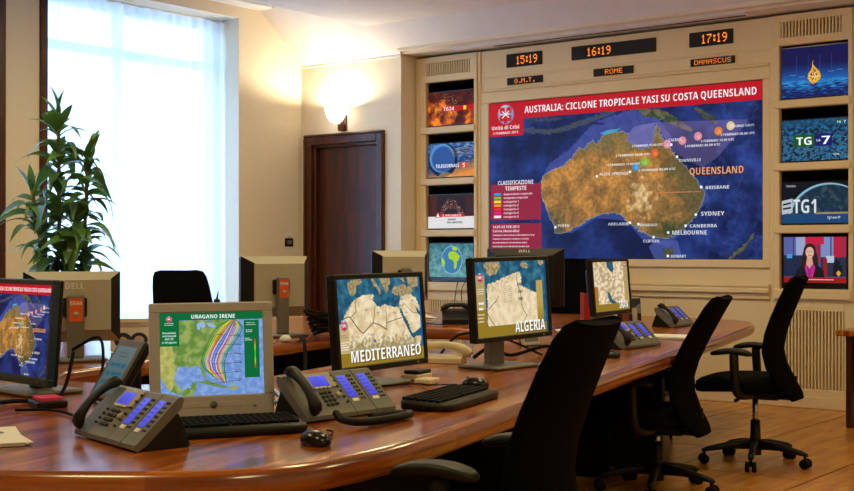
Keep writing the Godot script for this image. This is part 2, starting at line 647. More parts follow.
func australia_picture():
	var im = canvas(1000, 538, Color8(22, 44, 104))
	var n1 = noise(0.006, 5, 4)
	var n2 = noise(0.03, 4, 9)
	var n3 = noise(0.012, 4, 17)
	for y in 538:
		for x in 1000:
			var v = clampf(0.42 + n1.get_noise_2d(x, y) * 1.0 + n2.get_noise_2d(x, y) * 0.22, 0.0, 1.0)
			im.set_pixel(x, y, Color8(10, 24, 70).lerp(Color8(40, 64, 140), v))
	# the shallow shelf round the land, then reefs and ridges
	area(im, [217, 262, 250, 215, 330, 170, 420, 90, 560, 55, 650, 90, 700, 150, 690, 200, 560, 200, 400, 200, 300, 250], Color8(76, 84, 160), 0.85, Color8(60, 72, 150), n2)
	area(im, [190, 300, 215, 280, 240, 380, 270, 440, 330, 455, 430, 405, 540, 415, 600, 480, 690, 500, 800, 380, 830, 350, 815, 320, 700, 200, 240, 240], Color8(66, 84, 158), 0.7)
	area(im, [640, 480, 720, 480, 735, 530, 700, 538, 640, 538, 620, 500], Color8(80, 96, 168), 0.7)
	var ridge = noise(0.02, 3, 61)
	for y in range(60, 538):
		for x in range(815, 1000):
			var crest = 1.0 - absf(sin((x + ridge.get_noise_2d(x, y) * 60.0 + y * 0.18) * 0.035))
			dab(im, x, y, Color8(62, 88, 160), crest * crest * 0.45)
	for k in 40:
		disc(im, 60 + k * 10, 132 + sin(k * 0.16) * 14 - k * 0.9, 9, Color8(12, 26, 70), 0.5, 5)
	var olive = Color8(84, 92, 60)
	var moss = Color8(52, 66, 44)
	area(im, [121, 102, 167, 91, 241, 103, 313, 94, 407, 72, 498, 51, 506, 61, 422, 86, 321, 111, 241, 120, 167, 111], olive, 0.8, Color8(60, 70, 120), noise(0.06, 3, 3))
	area(im, [150, 60, 230, 58, 300, 66, 280, 76, 180, 74], moss, 0.7, Color8(70, 80, 130), noise(0.06, 3, 3))
	area(im, [560, 40, 624, 60, 660, 66, 702, 85, 744, 115, 775, 134, 765, 140, 730, 127, 688, 107, 645, 91, 600, 80], moss, 1.0, Color8(104, 104, 72), n2)
	area(im, [775, 60, 840, 95, 860, 120, 850, 124, 800, 96], moss, 0.9, Color8(90, 92, 70), n2)
	# the continent
	var shore = coast(AUSTRALIA, 4.0, 5)
	area(im, shore, Color8(194, 136, 66), 1.0, Color8(136, 100, 54), n3)
	var east = noise(0.01, 4, 23)
	var mask = canvas(1000, 538, Color.BLACK)
	area(mask, shore, Color.WHITE)
	for y in range(100, 480):
		for x in range(205, 815):
			if mask.get_pixel(x, y).r < 0.5:
				continue
			var c = im.get_pixel(x, y)
			var g = clampf((x - 640) / 110.0 + east.get_noise_2d(x, y) * 1.3, 0.0, 1.0)
			c = c.lerp(Color8(92, 84, 54), g * 0.85)
			var north = clampf((215 - y) / 60.0 + east.get_noise_2d(x + 90, y) * 0.9, 0.0, 1.0)
			c = c.lerp(Color8(118, 106, 66), north * 0.8)
			var salt = clampf(1.0 - Vector2((x - 592) / 52.0, (y - 340) / 66.0).length() + n2.get_noise_2d(x, y) * 1.3, 0.0, 1.0)
			c = c.lerp(Color8(224, 196, 148), salt * 0.9)
			var sw = clampf(1.0 - Vector2((x - 275) / 60.0, (y - 420) / 60.0).length() + n2.get_noise_2d(x, y) * 0.8, 0.0, 1.0)
			c = c.lerp(Color8(82, 80, 56), sw)
			var se = clampf(1.0 - Vector2((x - 690) / 90.0, (y - 450) / 40.0).length() + n2.get_noise_2d(x, y) * 0.7, 0.0, 1.0)
			c = c.lerp(Color8(56, 72, 44), se)
			im.set_pixel(x, y, c * (1.0 + n2.get_noise_2d(x * 2, y * 2) * 0.22))
	var outline = shore.duplicate()
	outline += [shore[0], shore[1]]
	line(im, outline, Color8(150, 176, 190), 1.5, 0.35)
	area(im, [440, 128, 470, 118, 520, 116, 500, 126, 460, 134], Color8(60, 176, 214), 0.8)
	area(im, [667, 505, 685, 508, 705, 502, 709, 520, 691, 538, 674, 531], Color8(92, 84, 56), 1.0, Color8(60, 66, 40), n2)
	area(im, [970, 456, 975, 469, 959, 489, 933, 518, 896, 540, 891, 535, 923, 508, 953, 481], Color8(104, 98, 62), 1.0, Color8(66, 72, 46), n2)
	# the forecast track
	area(im, [558, 141, 595, 110, 645, 104, 953, 114, 953, 124, 854, 226, 806, 255, 702, 200, 669, 147, 648, 109], Color8(150, 120, 170), 0.42)
	area(im, [546, 136, 565, 115, 602, 107, 642, 106, 641, 132, 637, 158, 624, 178, 602, 185, 580, 181, 561, 169, 540, 153], Color8(120, 116, 178), 0.7)
	line(im, [584, 246, 584, 283, 645, 281, 645, 329, 799, 328], Color8(206, 128, 84), 2, 0.8)
	var storm = [573, 242, 605, 228, 641, 201, 684, 175, 737, 167, 790, 156, 858, 144, 898, 130]
	var tints = [Color8(60, 150, 214), Color8(120, 200, 60), Color8(240, 96, 40), Color8(236, 150, 180), Color8(240, 140, 150), Color8(240, 150, 160), Color8(244, 130, 50), Color8(240, 214, 160)]
	for k in 8:
		disc(im, storm[k * 2], storm[k * 2 + 1], 14, tints[k], 0.9)
		disc(im, storm[k * 2] + 2, storm[k * 2 + 1] + 2, 7, tints[k].lerp(Color.WHITE, 0.4), 0.5)
		words(im, ["2 FEBBRAIO 00.00 UTC", "1 FEBBRAIO 12.00 UTC", "2 FEBBRAIO 06.00 UTC", "2 FEBBRAIO 12.00 UTC", "3 FEBBRAIO 00.00 UTC", "3 FEBBRAIO 12.00 UTC", "3 FEBBRAIO 00.00 UTC", "2 FEBBRAIO 12.00 UTC"][k], [584, 470, 500, 560, 745, 800, 866, 905][k], storm[k * 2 + 1] + [16, 8, 6, 4, 22, 20, 16, 6][k], 7, Color.WHITE, [130, 120, 125, 110, 120, 110, 110, 70][k])
	var cities = [[270, 433, "PERTH", 280, 433, 9, 44], [552, 422, "ADELAIDE", 472, 430, 9, 74], [583, 427, "BENDIGO", 590, 434, 8, 60], [637, 469, "CLIFTON", 600, 486, 9, 56], [688, 455, "MELBOURNE", 702, 462, 13, 118], [748, 434, "CANBERRA", 762, 440, 10, 92], [783, 400, "SYDNEY", 800, 404, 13, 78], [801, 315, "BRISBANE", 816, 322, 10, 78], [719, 217, "TOWNSVILLE", 724, 234, 9, 76], [553, 258, "ALICE SPRINGS", 440, 266, 9, 106], [430, 268, "", 0, 0, 0, 0], [687, 529, "HOBART", 698, 534, 9, 52], [699, 178, "CAIRNS", 690, 168, 9, 44]]
	for c in cities:
		bar(im, c[0] - 4, c[1] - 4, 8, 8, Color.WHITE)
		if c[2]:
			words(im, c[2], c[3], c[4], c[5], Color8(235, 235, 235), c[6])
	words(im, "QUEENSLAND", 764, 278, 22, Color8(60, 30, 20), 178)
	words(im, "QUEENSLAND", 762, 276, 22, Color8(246, 170, 116), 178)
	# banner, emblem, legend
	var red = Color8(190, 14, 34)
	bar(im, 0, 0, 1000, 58, red)
	bar(im, 0, 0, 142, 116, red)
	words(im, "AUSTRALIA: CICLONE TROPICALE YASI SU COSTA QUEENSLAND", 146, 41, 23, Color.WHITE, 836)
	crisis_emblem(im, 68, 40, 34)
	words(im, "Unità di Crisi", 10, 92, 13, Color.WHITE, 114)
	words(im, "3 FEBBRAIO 2011", 15, 108, 8, Color.WHITE, 104)
	bar(im, 5, 282, 208, 124, Color8(150, 30, 60))
	bar(im, 5, 418, 210, 114, Color8(150, 30, 60))
	words(im, "CLASSIFICAZIONE", 36, 284, 14, Color.WHITE, 146)
	words(im, "TEMPESTE", 66, 304, 14, Color.WHITE, 88)
	var keys = [Color8(40, 150, 230), Color8(130, 190, 20), Color8(246, 226, 20), Color8(240, 150, 20), Color8(236, 40, 40), Color8(236, 20, 140), Color8(240, 236, 230)]
	var named = ["depressione tropicale", "tempesta tropicale", "categoria 1", "categoria 2", "categoria 3", "categoria 4", "categoria 5"]
	for k in 7:
		bar(im, 19, 312 + k * 13, 30, 9, keys[k])
		words(im, named[k], 60, 320 + k * 13, 7, Color.WHITE, [118, 100, 62, 62, 62, 62, 62][k])
	words(im, "14.01.03 FEB 2011", 14, 434, 9, Color.WHITE, 110)
	words(im, "Cairns (Australia)", 14, 448, 9, Color.WHITE, 110)
	small_rows(im, 14, 456, 186, 6, 13, Color8(236, 214, 220), 0.85, 3)
	return im

func irene_picture():
	var im = canvas(420, 336, Color8(112, 146, 208))
	var n = noise(0.03, 4, 2)
	for y in 336:
		for x in 420:
			im.set_pixel(x, y, Color8(104, 140, 206).lerp(Color8(140, 172, 224), clampf(0.4 + n.get_noise_2d(x, y), 0, 1)))
	var coast = [0, 30, 300, 30, 330, 40, 300, 62, 262, 90, 240, 120, 222, 130, 205, 150, 190, 172, 176, 190, 168, 214, 178, 240, 186, 262, 178, 268, 168, 246, 160, 226, 140, 214, 118, 222, 96, 214, 72, 218, 58, 240, 56, 268, 70, 300, 92, 310, 120, 304, 124, 286, 146, 280, 142, 310, 128, 336, 100, 336, 40, 318, 20, 290, 0, 256]
	area(im, coast, Color8(150, 168, 92), 1.0, Color8(96, 136, 60), noise(0.02, 4, 5))
	area(im, [0, 30, 60, 30, 50, 130, 60, 220, 56, 268, 40, 318, 0, 256], Color8(206, 190, 110), 0.8, Color8(170, 168, 90), noise(0.03, 4, 8))
	area(im, [150, 44, 176, 36, 186, 52, 176, 66, 166, 58, 160, 72, 150, 66], Color8(150, 178, 224))
	area(im, [190, 40, 214, 46, 230, 60, 214, 62, 196, 56], Color8(150, 178, 224))
	area(im, [150, 282, 186, 274, 230, 292, 270, 304, 262, 310, 220, 302, 180, 290], Color8(104, 140, 70))
	area(im, [270, 306, 300, 300, 320, 308, 300, 318, 276, 316], Color8(150, 160, 90))
	# storm bands, outermost first
	var bands = [[Color8(20, 110, 40), 48.0], [Color8(70, 150, 60), 41.0], [Color8(170, 190, 60), 34.0], [Color8(236, 210, 60), 28.0], [Color8(240, 130, 40), 22.0], [Color8(214, 30, 40), 17.0], [Color8(236, 200, 214), 11.0], [Color8(60, 90, 190), 5.0]]
	var spine = [[258, 288, 0.12], [238, 264, 0.6], [218, 234, 0.95], [212, 200, 1.05], [224, 162, 1.1], [246, 126, 1.2], [268, 90, 1.3], [288, 58, 1.1], [300, 38, 0.5]]
	for b in bands:
		var lhs = []
		var rhs = []
		for s in spine:
			var keep = 1.0 if b[1] > 20.0 else clampf(1.0 - (spine.find(s) - 5) * 0.28, 0.0, 1.0)
			lhs.append([s[0] - b[1] * s[2] * 0.9 * keep, s[1] - b[1] * 0.1])
			rhs.append([s[0] + b[1] * s[2] * 0.9 * keep, s[1] + b[1] * 0.1])
		rhs.reverse()
		var f = []
		for p in lhs + rhs + [lhs[0]]:
			f += p
		line(im, f, b[0], 2.6, 0.95)
	for k in 6:
		line(im, [200 + k * 6, 290 - k * 40, 330, 280 - k * 36], Color8(40, 50, 60), 1.0, 0.7)
		small_rows(im, 300, 272 - k * 36, 30, 2, 5, Color8(40, 50, 70), 0.8, 40 + k)
	var green = Color8(0, 104, 56)
	bar(im, 0, 0, 420, 30, green)
	words(im, "URAGANO IRENE", 128, 24, 16, Color.WHITE, 178)
	bar(im, 0, 28, 78, 106, green)
	crisis_emblem(im, 38, 24, 13)
	small_rows(im, 20, 40, 40, 2, 7, Color.WHITE, 0.8, 4)
	words(im, "Previsioni", 38, 84, 8, Color.WHITE, 52, true, true)
	words(im, "settimanali", 38, 96, 8, Color.WHITE, 54, true, true)
	words(im, "dal 25", 38, 108, 8, Color.WHITE, 34, true, true)
	words(im, "al 29 agosto", 38, 122, 8, Color.WHITE, 58, true, true)
	bar(im, 342, 34, 62, 236, green)
	small_rows(im, 352, 44, 44, 2, 8, Color8(220, 230, 220), 0.9, 5)
	small_rows(im, 350, 74, 28, 2, 7, Color.WHITE, 0.9, 6)
	small_rows(im, 346, 108, 28, 2, 7, Color.WHITE, 0.9, 7)
	for k in 60:
		bar(im, 384, 112 + k * 2, 5, 2, Color.from_hsv(0.33 - 0.33 * absf(k - 30) / 30.0, 0.9, 0.8))
	return im

func sea_and_sand(w, h):
	var im = canvas(w, h, Color8(28, 88, 116))
	var n = noise(0.02, 4, 3)
	for y in h:
		for x in w:
			im.set_pixel(x, y, Color8(20, 74, 104).lerp(Color8(60, 130, 150), clampf(0.35 + n.get_noise_2d(x, y), 0, 1)))
	return im

func mediterranean_picture():
	var im = sea_and_sand(480, 300)
	var sand = Color8(238, 222, 186)
	var tan_ = Color8(214, 190, 146)
	var hill = Color8(136, 122, 84)
	var scrub = Color8(178, 160, 116)
	var n = noise(0.02, 4, 6)
	var m = noise(0.05, 4, 12)
	# Europe
	area(im, [60, 12, 92, 0, 140, 0, 132, 14, 110, 26, 104, 46, 84, 58, 68, 50], hill, 1.0, scrub, m)
	area(im, [190, 0, 206, 0, 232, 26, 246, 46, 236, 56, 226, 38, 206, 22, 196, 10], hill, 1.0, scrub, m)
	area(im, [240, 0, 300, 0, 304, 18, 288, 28, 292, 46, 276, 54, 264, 36, 250, 20], hill, 1.0, scrub, m)
	area(im, [306, 44, 330, 30, 380, 26, 424, 34, 440, 52, 420, 62, 360, 66, 320, 62], hill, 1.0, scrub, m)
	area(im, [340, 0, 480, 0, 480, 30, 440, 40, 400, 22], hill, 1.0, scrub, m)
	# Africa and the Levant
	area(im, [88, 74, 132, 60, 186, 56, 202, 58, 198, 80, 214, 94, 240, 102, 256, 92, 286, 100, 318, 106, 344, 108, 350, 120, 372, 160, 396, 196, 410, 214, 430, 214, 470, 220, 462, 246, 446, 270, 430, 300, 0, 300, 0, 176, 14, 150, 40, 118, 62, 96], sand, 1.0, tan_, n)
	area(im, [344, 108, 352, 84, 362, 66, 420, 62, 452, 80, 470, 110, 480, 130, 480, 190, 460, 200, 430, 204, 418, 206, 396, 170, 372, 134, 356, 112], sand, 1.0, tan_, n)
	area(im, [352, 116, 360, 120, 384, 160, 404, 196, 420, 210, 410, 216, 386, 180, 366, 148], Color8(24, 84, 112))
	area(im, [444, 108, 458, 118, 480, 138, 480, 150, 456, 134], Color8(24, 84, 112))
	area(im, [384, 0, 400, 0, 410, 30, 400, 40, 390, 24], Color8(24, 84, 112))
	area(im, [410, 214, 480, 182, 480, 200, 420, 226], Color8(24, 84, 112))
	for y in range(190, 262):
		for x in range(30, 440):
			var g = clampf((y - 205) / 40.0 + m.get_noise_2d(x, y) * 1.6, 0.0, 1.0)
			if g > 0.0 and im.get_pixel(x, y).r > 0.5:
				dab(im, x, y, Color8(124, 116, 76), g * 0.7)
	var edge = Color8(30, 26, 22)
	line(im, [0, 168, 22, 150, 24, 136, 56, 128, 66, 132, 108, 174, 130, 190, 190, 156, 222, 164, 266, 184], edge, 2.4)
	line(im, [266, 184, 268, 104], edge, 1.6)
	line(im, [268, 160, 340, 148, 366, 146], edge, 1.6)
	line(im, [190, 156, 200, 130, 206, 96], edge, 1.4, 0.8)
	line(im, [66, 132, 100, 112, 96, 80, 110, 66], edge, 1.4, 0.7)
	line(im, [344, 108, 380, 96, 424, 130, 456, 132], edge, 1.2, 0.6)
	for p in [[60, 96], [150, 112], [214, 124], [306, 130], [380, 132], [356, 82], [420, 90], [250, 40], [320, 80], [190, 76], [400, 60], [170, 200]]:
		words(im, "Abc", p[0], p[1], 7, Color8(120, 120, 124), 18)
	disc(im, 192, 220, 6, Color8(30, 90, 120))
	var gold = Color8(146, 118, 30)
	bar(im, 0, 152, 52, 148, Color8(196, 172, 120), 0.9)
	bar(im, 0, 254, 480, 46, gold)
	area(im, [0, 152, 52, 152, 52, 254, 0, 254], Color8(196, 172, 116), 0.6)
	crisis_emblem(im, 30, 158, 19)
	small_rows(im, 8, 190, 40, 2, 7, Color8(120, 108, 90), 0.7, 3)
	small_rows(im, 6, 214, 44, 4, 8, Color.WHITE, 0.95, 9)
	words(im, "MEDITERRANEO", 62, 290, 40, Color8(60, 44, 8), 404)
	words(im, "MEDITERRANEO", 58, 287, 40, Color.WHITE, 404)
	bar(im, 470, 0, 10, 254, Color8(20, 92, 160), 0.9)
	return im

func algeria_picture():
	var im = sea_and_sand(480, 300)
	var sand = Color8(238, 220, 184)
	var tan_ = Color8(220, 198, 158)
	var hill = Color8(140, 122, 84)
	var n = noise(0.02, 4, 26)
	var m = noise(0.05, 4, 12)
	area(im, [56, 8, 100, 0, 160, 0, 168, 20, 140, 50, 100, 56, 80, 48], hill, 1.0, Color8(190, 170, 124), m)
	area(im, [300, 8, 330, 4, 360, 16, 350, 30, 310, 26], hill, 1.0, Color8(190, 170, 124), m)
	area(im, [420, 0, 460, 0, 470, 14, 440, 26], hill, 1.0, Color8(190, 170, 124), m)
	area(im, [76, 90, 150, 76, 210, 60, 270, 46, 296, 44, 306, 70, 300, 100, 330, 112, 372, 128, 410, 136, 410, 270, 70, 270], sand, 1.0, tan_, n)
	area(im, [76, 90, 150, 76, 210, 60, 280, 46, 300, 60, 200, 92, 120, 120, 80, 130], Color8(190, 168, 122), 0.7, sand, m)
	var edge = Color8(34, 28, 24)
	line(im, [70, 206, 96, 240, 130, 270], edge, 2.0)
	line(im, [274, 60, 278, 100, 296, 130, 300, 190, 330, 226, 316, 244], edge, 2.2)
	line(im, [80, 190, 110, 170, 130, 160, 150, 140], edge, 2.0, 0.9)
	small_rows(im, 180, 100, 60, 9, 8, Color8(120, 108, 90), 0.6, 12)
	small_rows(im, 280, 90, 30, 3, 30, Color8(70, 60, 50), 0.7, 14)
	var gold = Color8(144, 118, 34)
	area(im, [0, 52, 62, 52, 62, 300, 0, 300], Color8(176, 154, 96))
	bar(im, 0, 190, 66, 110, gold)
	bar(im, 0, 258, 480, 42, gold)
	bar(im, 406, 84, 44, 180, Color8(186, 158, 84))
	for k in 90:
		bar(im, 406, 174 + k, 44, 1, gold, k / 90.0)
	crisis_emblem(im, 34, 62, 20)
	small_rows(im, 10, 106, 46, 3, 9, Color8(236, 230, 214), 0.9, 9)
	small_rows(im, 18, 160, 34, 2, 22, Color.WHITE, 0.95, 10)
	small_rows(im, 8, 206, 50, 3, 14, Color8(230, 220, 190), 0.9, 11)
	words(im, "ALGERIA", 252, 296, 44, Color8(60, 44, 8), 208)
	words(im, "ALGERIA", 248, 292, 44, Color.WHITE, 208)
	bar(im, 466, 0, 14, 300, Color8(20, 70, 110), 0.9)
	return im

func iran_picture():
	var im = canvas(300, 300, Color8(232, 214, 180))
	var n = noise(0.03, 4, 6)
	for y in 300:
		for x in 300:
			im.set_pixel(x, y, Color8(236, 218, 186).lerp(Color8(178, 154, 112), clampf(0.3 + n.get_noise_2d(x, y) * 1.5 + (0.35 if absf(x - 60 - y * 0.5) < 40 else 0.0), 0, 1)))
	area(im, [120, 0, 176, 0, 180, 50, 164, 66, 140, 50, 122, 30], Color8(24, 86, 110))
	area(im, [110, 180, 130, 190, 150, 230, 186, 254, 170, 264, 132, 250, 116, 220], Color8(24, 86, 110))
	for k in 24:
		disc(im, 30 + (k * 53) % 200, 40 + (k * 37) % 190, 2.4, Color8(60, 60, 70))
	bar(im, 0, 150, 34, 110, Color8(150, 118, 40))
	small_rows(im, 6, 160, 24, 4, 20, Color8(220, 90, 60), 0.9, 8)
	bar(im, 0, 256, 300, 44, Color8(144, 118, 34))
	bar(im, 262, 0, 38, 256, Color8(176, 154, 100))
	for k in 6:
		disc(im, 280, 60 + k * 34, 4, Color8(130, 90, 40))
	crisis_emblem(im, 280, 20, 15)
	words(im, "IRAN", 212, 294, 44, Color8(60, 44, 8), 76)
	words(im, "IRAN", 208, 290, 44, Color.WHITE, 76)
	return im

func television_pictures():
	var P = {}
	var w = 240
	var h = 136
	var n = noise(0.03, 4, 5)
	var r = RandomNumberGenerator.new()
	r.seed = 12
	# fiery news opener
	var im = canvas(w, h, Color8(120, 20, 8))
	for y in h:
		for x in w:
			var v = clampf(0.42 + n.get_noise_2d(x * 0.45, y * 0.45) * 0.9 - x / 520.0 + y / 300.0, 0, 1)
			im.set_pixel(x, y, Color8(60, 8, 6).lerp(Color8(244, 120, 20), v * v * 1.2))
	for k in 170:
		var t = r.randf() * TAU
		var q = Vector2(100 + cos(t) * r.randf_range(30, 66), 62 + sin(t * 1.0) * r.randf_range(26, 60))
		disc(im, q.x, q.y, r.randf_range(0.8, 2.4), Color8(255, 214, 110), r.randf_range(0.3, 0.9))
	for k in 110:
		disc(im, r.randf_range(150, 240), r.randf_range(0, 80), r.randf_range(0.6, 1.6), Color8(255, 200, 120), 0.7)
	bar(im, 74, 60, 166, 20, Color8(190, 12, 14))
	words(im, "sky", 38, 76, 15, Color8(240, 170, 40), 30)
	words(im, "TG24", 80, 77, 15, Color.WHITE, 56)
	bar(im, 184, 62, 14, 16, Color8(250, 210, 40))
	P.fire = im
	# planet and evening sky
	im = canvas(w, h, Color8(20, 60, 130))
	for y in h:
		for x in w:
			var c = Color8(18, 50, 110).lerp(Color8(120, 170, 220), clampf(0.4 + n.get_noise_2d(x, y * 3) - y / 240.0, 0, 1))
			im.set_pixel(x, y, c.lerp(Color8(250, 150, 50), clampf((y - 76) / 60.0 + (x - 120) / 300.0, 0, 1) * 0.9))
	disc(im, 78, 66, 76, Color8(12, 24, 60), 1.0, 70)
	disc(im, 72, 58, 66, Color8(90, 150, 210), 0.9, 60)
	disc(im, 78, 62, 58, Color8(30, 70, 140), 0.8, 52)
	disc(im, 90, 130, 34, Color8(250, 190, 90), 0.5, 14)
	for k in 5:
		line(im, [110 + k * 6, 26 + k * 7, 240, 12 + k * 8], Color8(250, 170, 80), 2.5, 0.12)
	words(im, "TELEGIORNALE", 40, 98, 14, Color.WHITE, 122)
	bar(im, 170, 80, 34, 24, Color8(226, 60, 30))
	words(im, "5", 180, 100, 18, Color.WHITE)
	P.planet = im
	# parliament hall with white caption
	im = canvas(w, h, Color8(34, 26, 24))
	bar(im, 0, 0, 46, 90, Color8(70, 30, 26))
	bar(im, 196, 0, 44, 90, Color8(60, 26, 24))
	for k in 300:
		var t = PI * r.randf()
		disc(im, 120 + cos(t) * r.randf_range(36, 62), 86 - sin(t) * r.randf_range(30, 74), r.randf_range(1, 2.6), Color8(180, 40, 40) if r.randf() < 0.6 else Color8(214, 190, 176), 0.8)
	bar(im, 0, 88, 240, 48, Color8(226, 222, 222))
	area(im, [36, 92, 52, 66, 66, 92], Color8(190, 20, 30))
	area(im, [42, 90, 52, 74, 60, 90], Color.WHITE)
	bar(im, 60, 78, 130, 12, Color8(200, 20, 34))
	words(im, "IL PARLAMENTO", 76, 88, 8, Color.WHITE, 96)
	words(im, "RAINEWS", 104, 104, 7, Color8(40, 40, 44), 40)
	words(im, "ROMA - MONTECITORIO", 100, 116, 7, Color8(40, 40, 44), 78)
	P.hall = im
	# green and blue globe
	im = canvas(w, h, Color8(60, 120, 130))
	for y in h:
		for x in w:
			im.set_pixel(x, y, Color8(34, 84, 98).lerp(Color8(120, 176, 178), clampf(0.35 + n.get_noise_2d(x, y) * 0.5 + y / 340.0, 0, 1)))
	disc(im, 124, 66, 58, Color8(150, 200, 214))
	disc(im, 124, 66, 55, Color8(56, 120, 170))
	var lime = Color8(166, 206, 30)
	area(im, [106, 38, 124, 30, 146, 34, 158, 44, 168, 48, 162, 66, 152, 74, 150, 96, 142, 106, 136, 98, 136, 76, 126, 66, 110, 62, 104, 48], lime)
	area(im, [122, 16, 140, 12, 156, 20, 150, 28, 132, 28], lime)
	area(im, [70, 58, 80, 62, 88, 78, 82, 98, 76, 90, 70, 74], lime)
	disc(im, 170, 92, 3, lime)
	for k in 6:
		small_rows(im, [16, 18, 20, 196, 190, 196][k], [40, 64, 96, 40, 66, 96][k], 28, 2, 6, Color8(200, 224, 226), 0.6, 60 + k)
	P.globe = im
	# deep blue with a golden calligraphic flame
	im = canvas(240, 180, Color8(12, 20, 80))
	var ripple = noise(0.05, 2, 4)
	for y in 180:
		for x in 240:
			var v = clampf(absf(y - 118) / 60.0, 0, 1)
			var c = Color8(20, 96, 176).lerp(Color8(12, 16, 74), v)
			if y > 118:
				c = Color8(40, 140, 206).lerp(Color8(8, 20, 84), clampf((y - 118) / 50.0 + ripple.get_noise_2d(x * 0.5, y * 3.0), 0, 1))
			im.set_pixel(x, y, c)
	for k in 4:
		line(im, [56 + k * 42, 30, 56 + k * 42, 100], Color8(60, 90, 160), 1, 0.4)
		bar(im, [30, 64, 170, 200][k], [96, 104, 92, 88][k], 22, 3, Color8(120, 160, 210), 0.6)
	var gold = Color8(232, 168, 40)
	area(im, [118, 46, 114, 62, 124, 76, 138, 90, 144, 106, 140, 120, 128, 128, 116, 134, 104, 126, 96, 112, 98, 96, 106, 86, 112, 74, 112, 58], gold)
	area(im, [118, 78, 130, 92, 134, 106, 128, 118, 116, 124, 106, 112, 106, 98, 112, 88], Color8(14, 34, 100))
	line(im, [108, 120, 116, 104, 112, 92, 120, 86], gold, 5)
	line(im, [118, 122, 124, 106, 120, 96, 128, 92], Color8(250, 214, 120), 4)
	line(im, [126, 118, 132, 104, 130, 96], gold, 4)
	line(im, [104, 104, 118, 110, 136, 106], Color8(250, 220, 140), 3)
	disc(im, 116, 132, 4, Color8(220, 120, 20))
	P.flame = im
	# glowing blue network with two boxes
	im = canvas(w, h, Color8(8, 34, 60))
	for y in h:
		for x in w:
			var v = n.get_noise_2d(x * 1.6, y * 2.4)
			var c = Color8(6, 30, 54).lerp(Color8(40, 130, 180), clampf(0.35 + v, 0, 1))
			if absf(v) < 0.05 and y > 50:
				c = c.lerp(Color8(190, 236, 255), 0.8 - absf(v) * 14.0)
			im.set_pixel(x, y, c)
	bar(im, 0, 0, 240, 24, Color8(20, 80, 120), 0.5)
	bar(im, 44, 50, 76, 40, Color8(14, 84, 34))
	bar(im, 120, 50, 64, 40, Color8(16, 26, 104))
	words(im, "TG", 54, 84, 26, Color.WHITE, 56)
	words(im, "LA", 128, 74, 7, Color.WHITE, 14)
	words(im, "7", 146, 84, 27, Color.WHITE, 30)
	bar(im, 198, 8, 20, 10, Color8(14, 84, 34))
	words(im, "TG", 200, 17, 7, Color.WHITE, 15)
	words(im, "7", 224, 17, 8, Color.WHITE, 8)
	words(im, "LIVE", 190, 122, 6, Color.WHITE, 18)
	P.network = im
	# the earth's edge with silver letters
	im = canvas(w, h, Color8(6, 14, 26))
	disc(im, 170, 130, 150, Color8(150, 200, 226), 0.9, 128)
	disc(im, 174, 134, 146, Color8(18, 44, 66), 1.0, 126)
	for y in h:
		for x in w:
			if Vector2((x - 174) / 146.0, (y - 134) / 126.0).length() < 1.0:
				dab(im, x, y, Color8(54, 84, 84), clampf(n.get_noise_2d(x * 1.3, y * 1.3) * 2.2, 0, 0.8))
	bar(im, 0, 104, 240, 32, Color8(22, 66, 110))
	bar(im, 120, 100, 120, 6, Color8(214, 170, 100), 0.7)
	area(im, [0, 60, 40, 52, 40, 100, 0, 106], Color8(180, 190, 200))
	area(im, [4, 70, 34, 64, 34, 70, 4, 76], Color8(20, 30, 40))
	area(im, [4, 84, 34, 80, 34, 86, 4, 90], Color8(20, 30, 40))
	words(im, "TG1", 44, 104, 46, Color8(70, 80, 90), 84)
	words(im, "TG1", 42, 102, 46, Color8(214, 222, 228), 84)
	words(im, "TeleVideo", 16, 14, 7, Color8(220, 220, 220), 36)
	words(im, "Tg1 ore 17", 166, 122, 8, Color.WHITE, 46)
	P.orbit = im
	# newsreader at a desk
	im = canvas(200, 150, Color8(70, 80, 130))
	for k in 5:
		bar(im, k * 40, 0, 40, 84, [Color8(86, 96, 160), Color8(150, 160, 200), Color8(170, 30, 60), Color8(120, 136, 190), Color8(180, 30, 60)][k])
		bar(im, k * 40 + 30, 0, 4, 90, Color8(60, 66, 110))
	bar(im, 70, 0, 60, 24, Color8(190, 30, 66))
	bar(im, 0, 60, 70, 70, Color8(30, 40, 70))
	bar(im, 10, 56, 18, 14, Color8(60, 150, 220))
	bar(im, 120, 66, 80, 64, Color8(40, 46, 70))
	bar(im, 136, 62, 26, 22, Color8(180, 190, 214))
	disc(im, 170, 84, 10, Color8(20, 22, 30))
	bar(im, 158, 92, 30, 34, Color8(20, 22, 30))
	bar(im, 128, 70, 12, 60, Color8(150, 24, 36))
	var hair = Color8(46, 28, 24)
	disc(im, 84, 44, 20, hair, 1.0, 24)
	area(im, [66, 40, 58, 70, 56, 100, 74, 104, 96, 100, 112, 92, 110, 66, 102, 40], hair)
	area(im, [36, 136, 42, 108, 60, 94, 84, 90, 112, 94, 128, 108, 132, 136], Color8(22, 22, 28))
	area(im, [76, 66, 92, 66, 96, 92, 84, 104, 72, 92], Color8(206, 156, 136))
	disc(im, 84, 50, 14, Color8(222, 176, 156), 1.0, 19)
	area(im, [68, 44, 74, 30, 92, 28, 100, 44, 96, 34, 84, 32, 74, 36], hair)
	disc(im, 78, 47, 2.4, Color8(40, 26, 24), 1.0, 1.5)
	disc(im, 90, 47, 2.4, Color8(40, 26, 24), 1.0, 1.5)
	line(im, [84, 48, 83, 55], Color8(190, 136, 116), 1.4)
	line(im, [79, 61, 89, 61], Color8(176, 50, 60), 2.4)
	area(im, [72, 88, 84, 104, 96, 86, 102, 100, 94, 136, 78, 136, 68, 100], Color8(186, 40, 136))
	line(im, [78, 98, 84, 130, 90, 98], Color8(120, 16, 90), 2)
	bar(im, 0, 132, 200, 18, Color8(150, 24, 24))
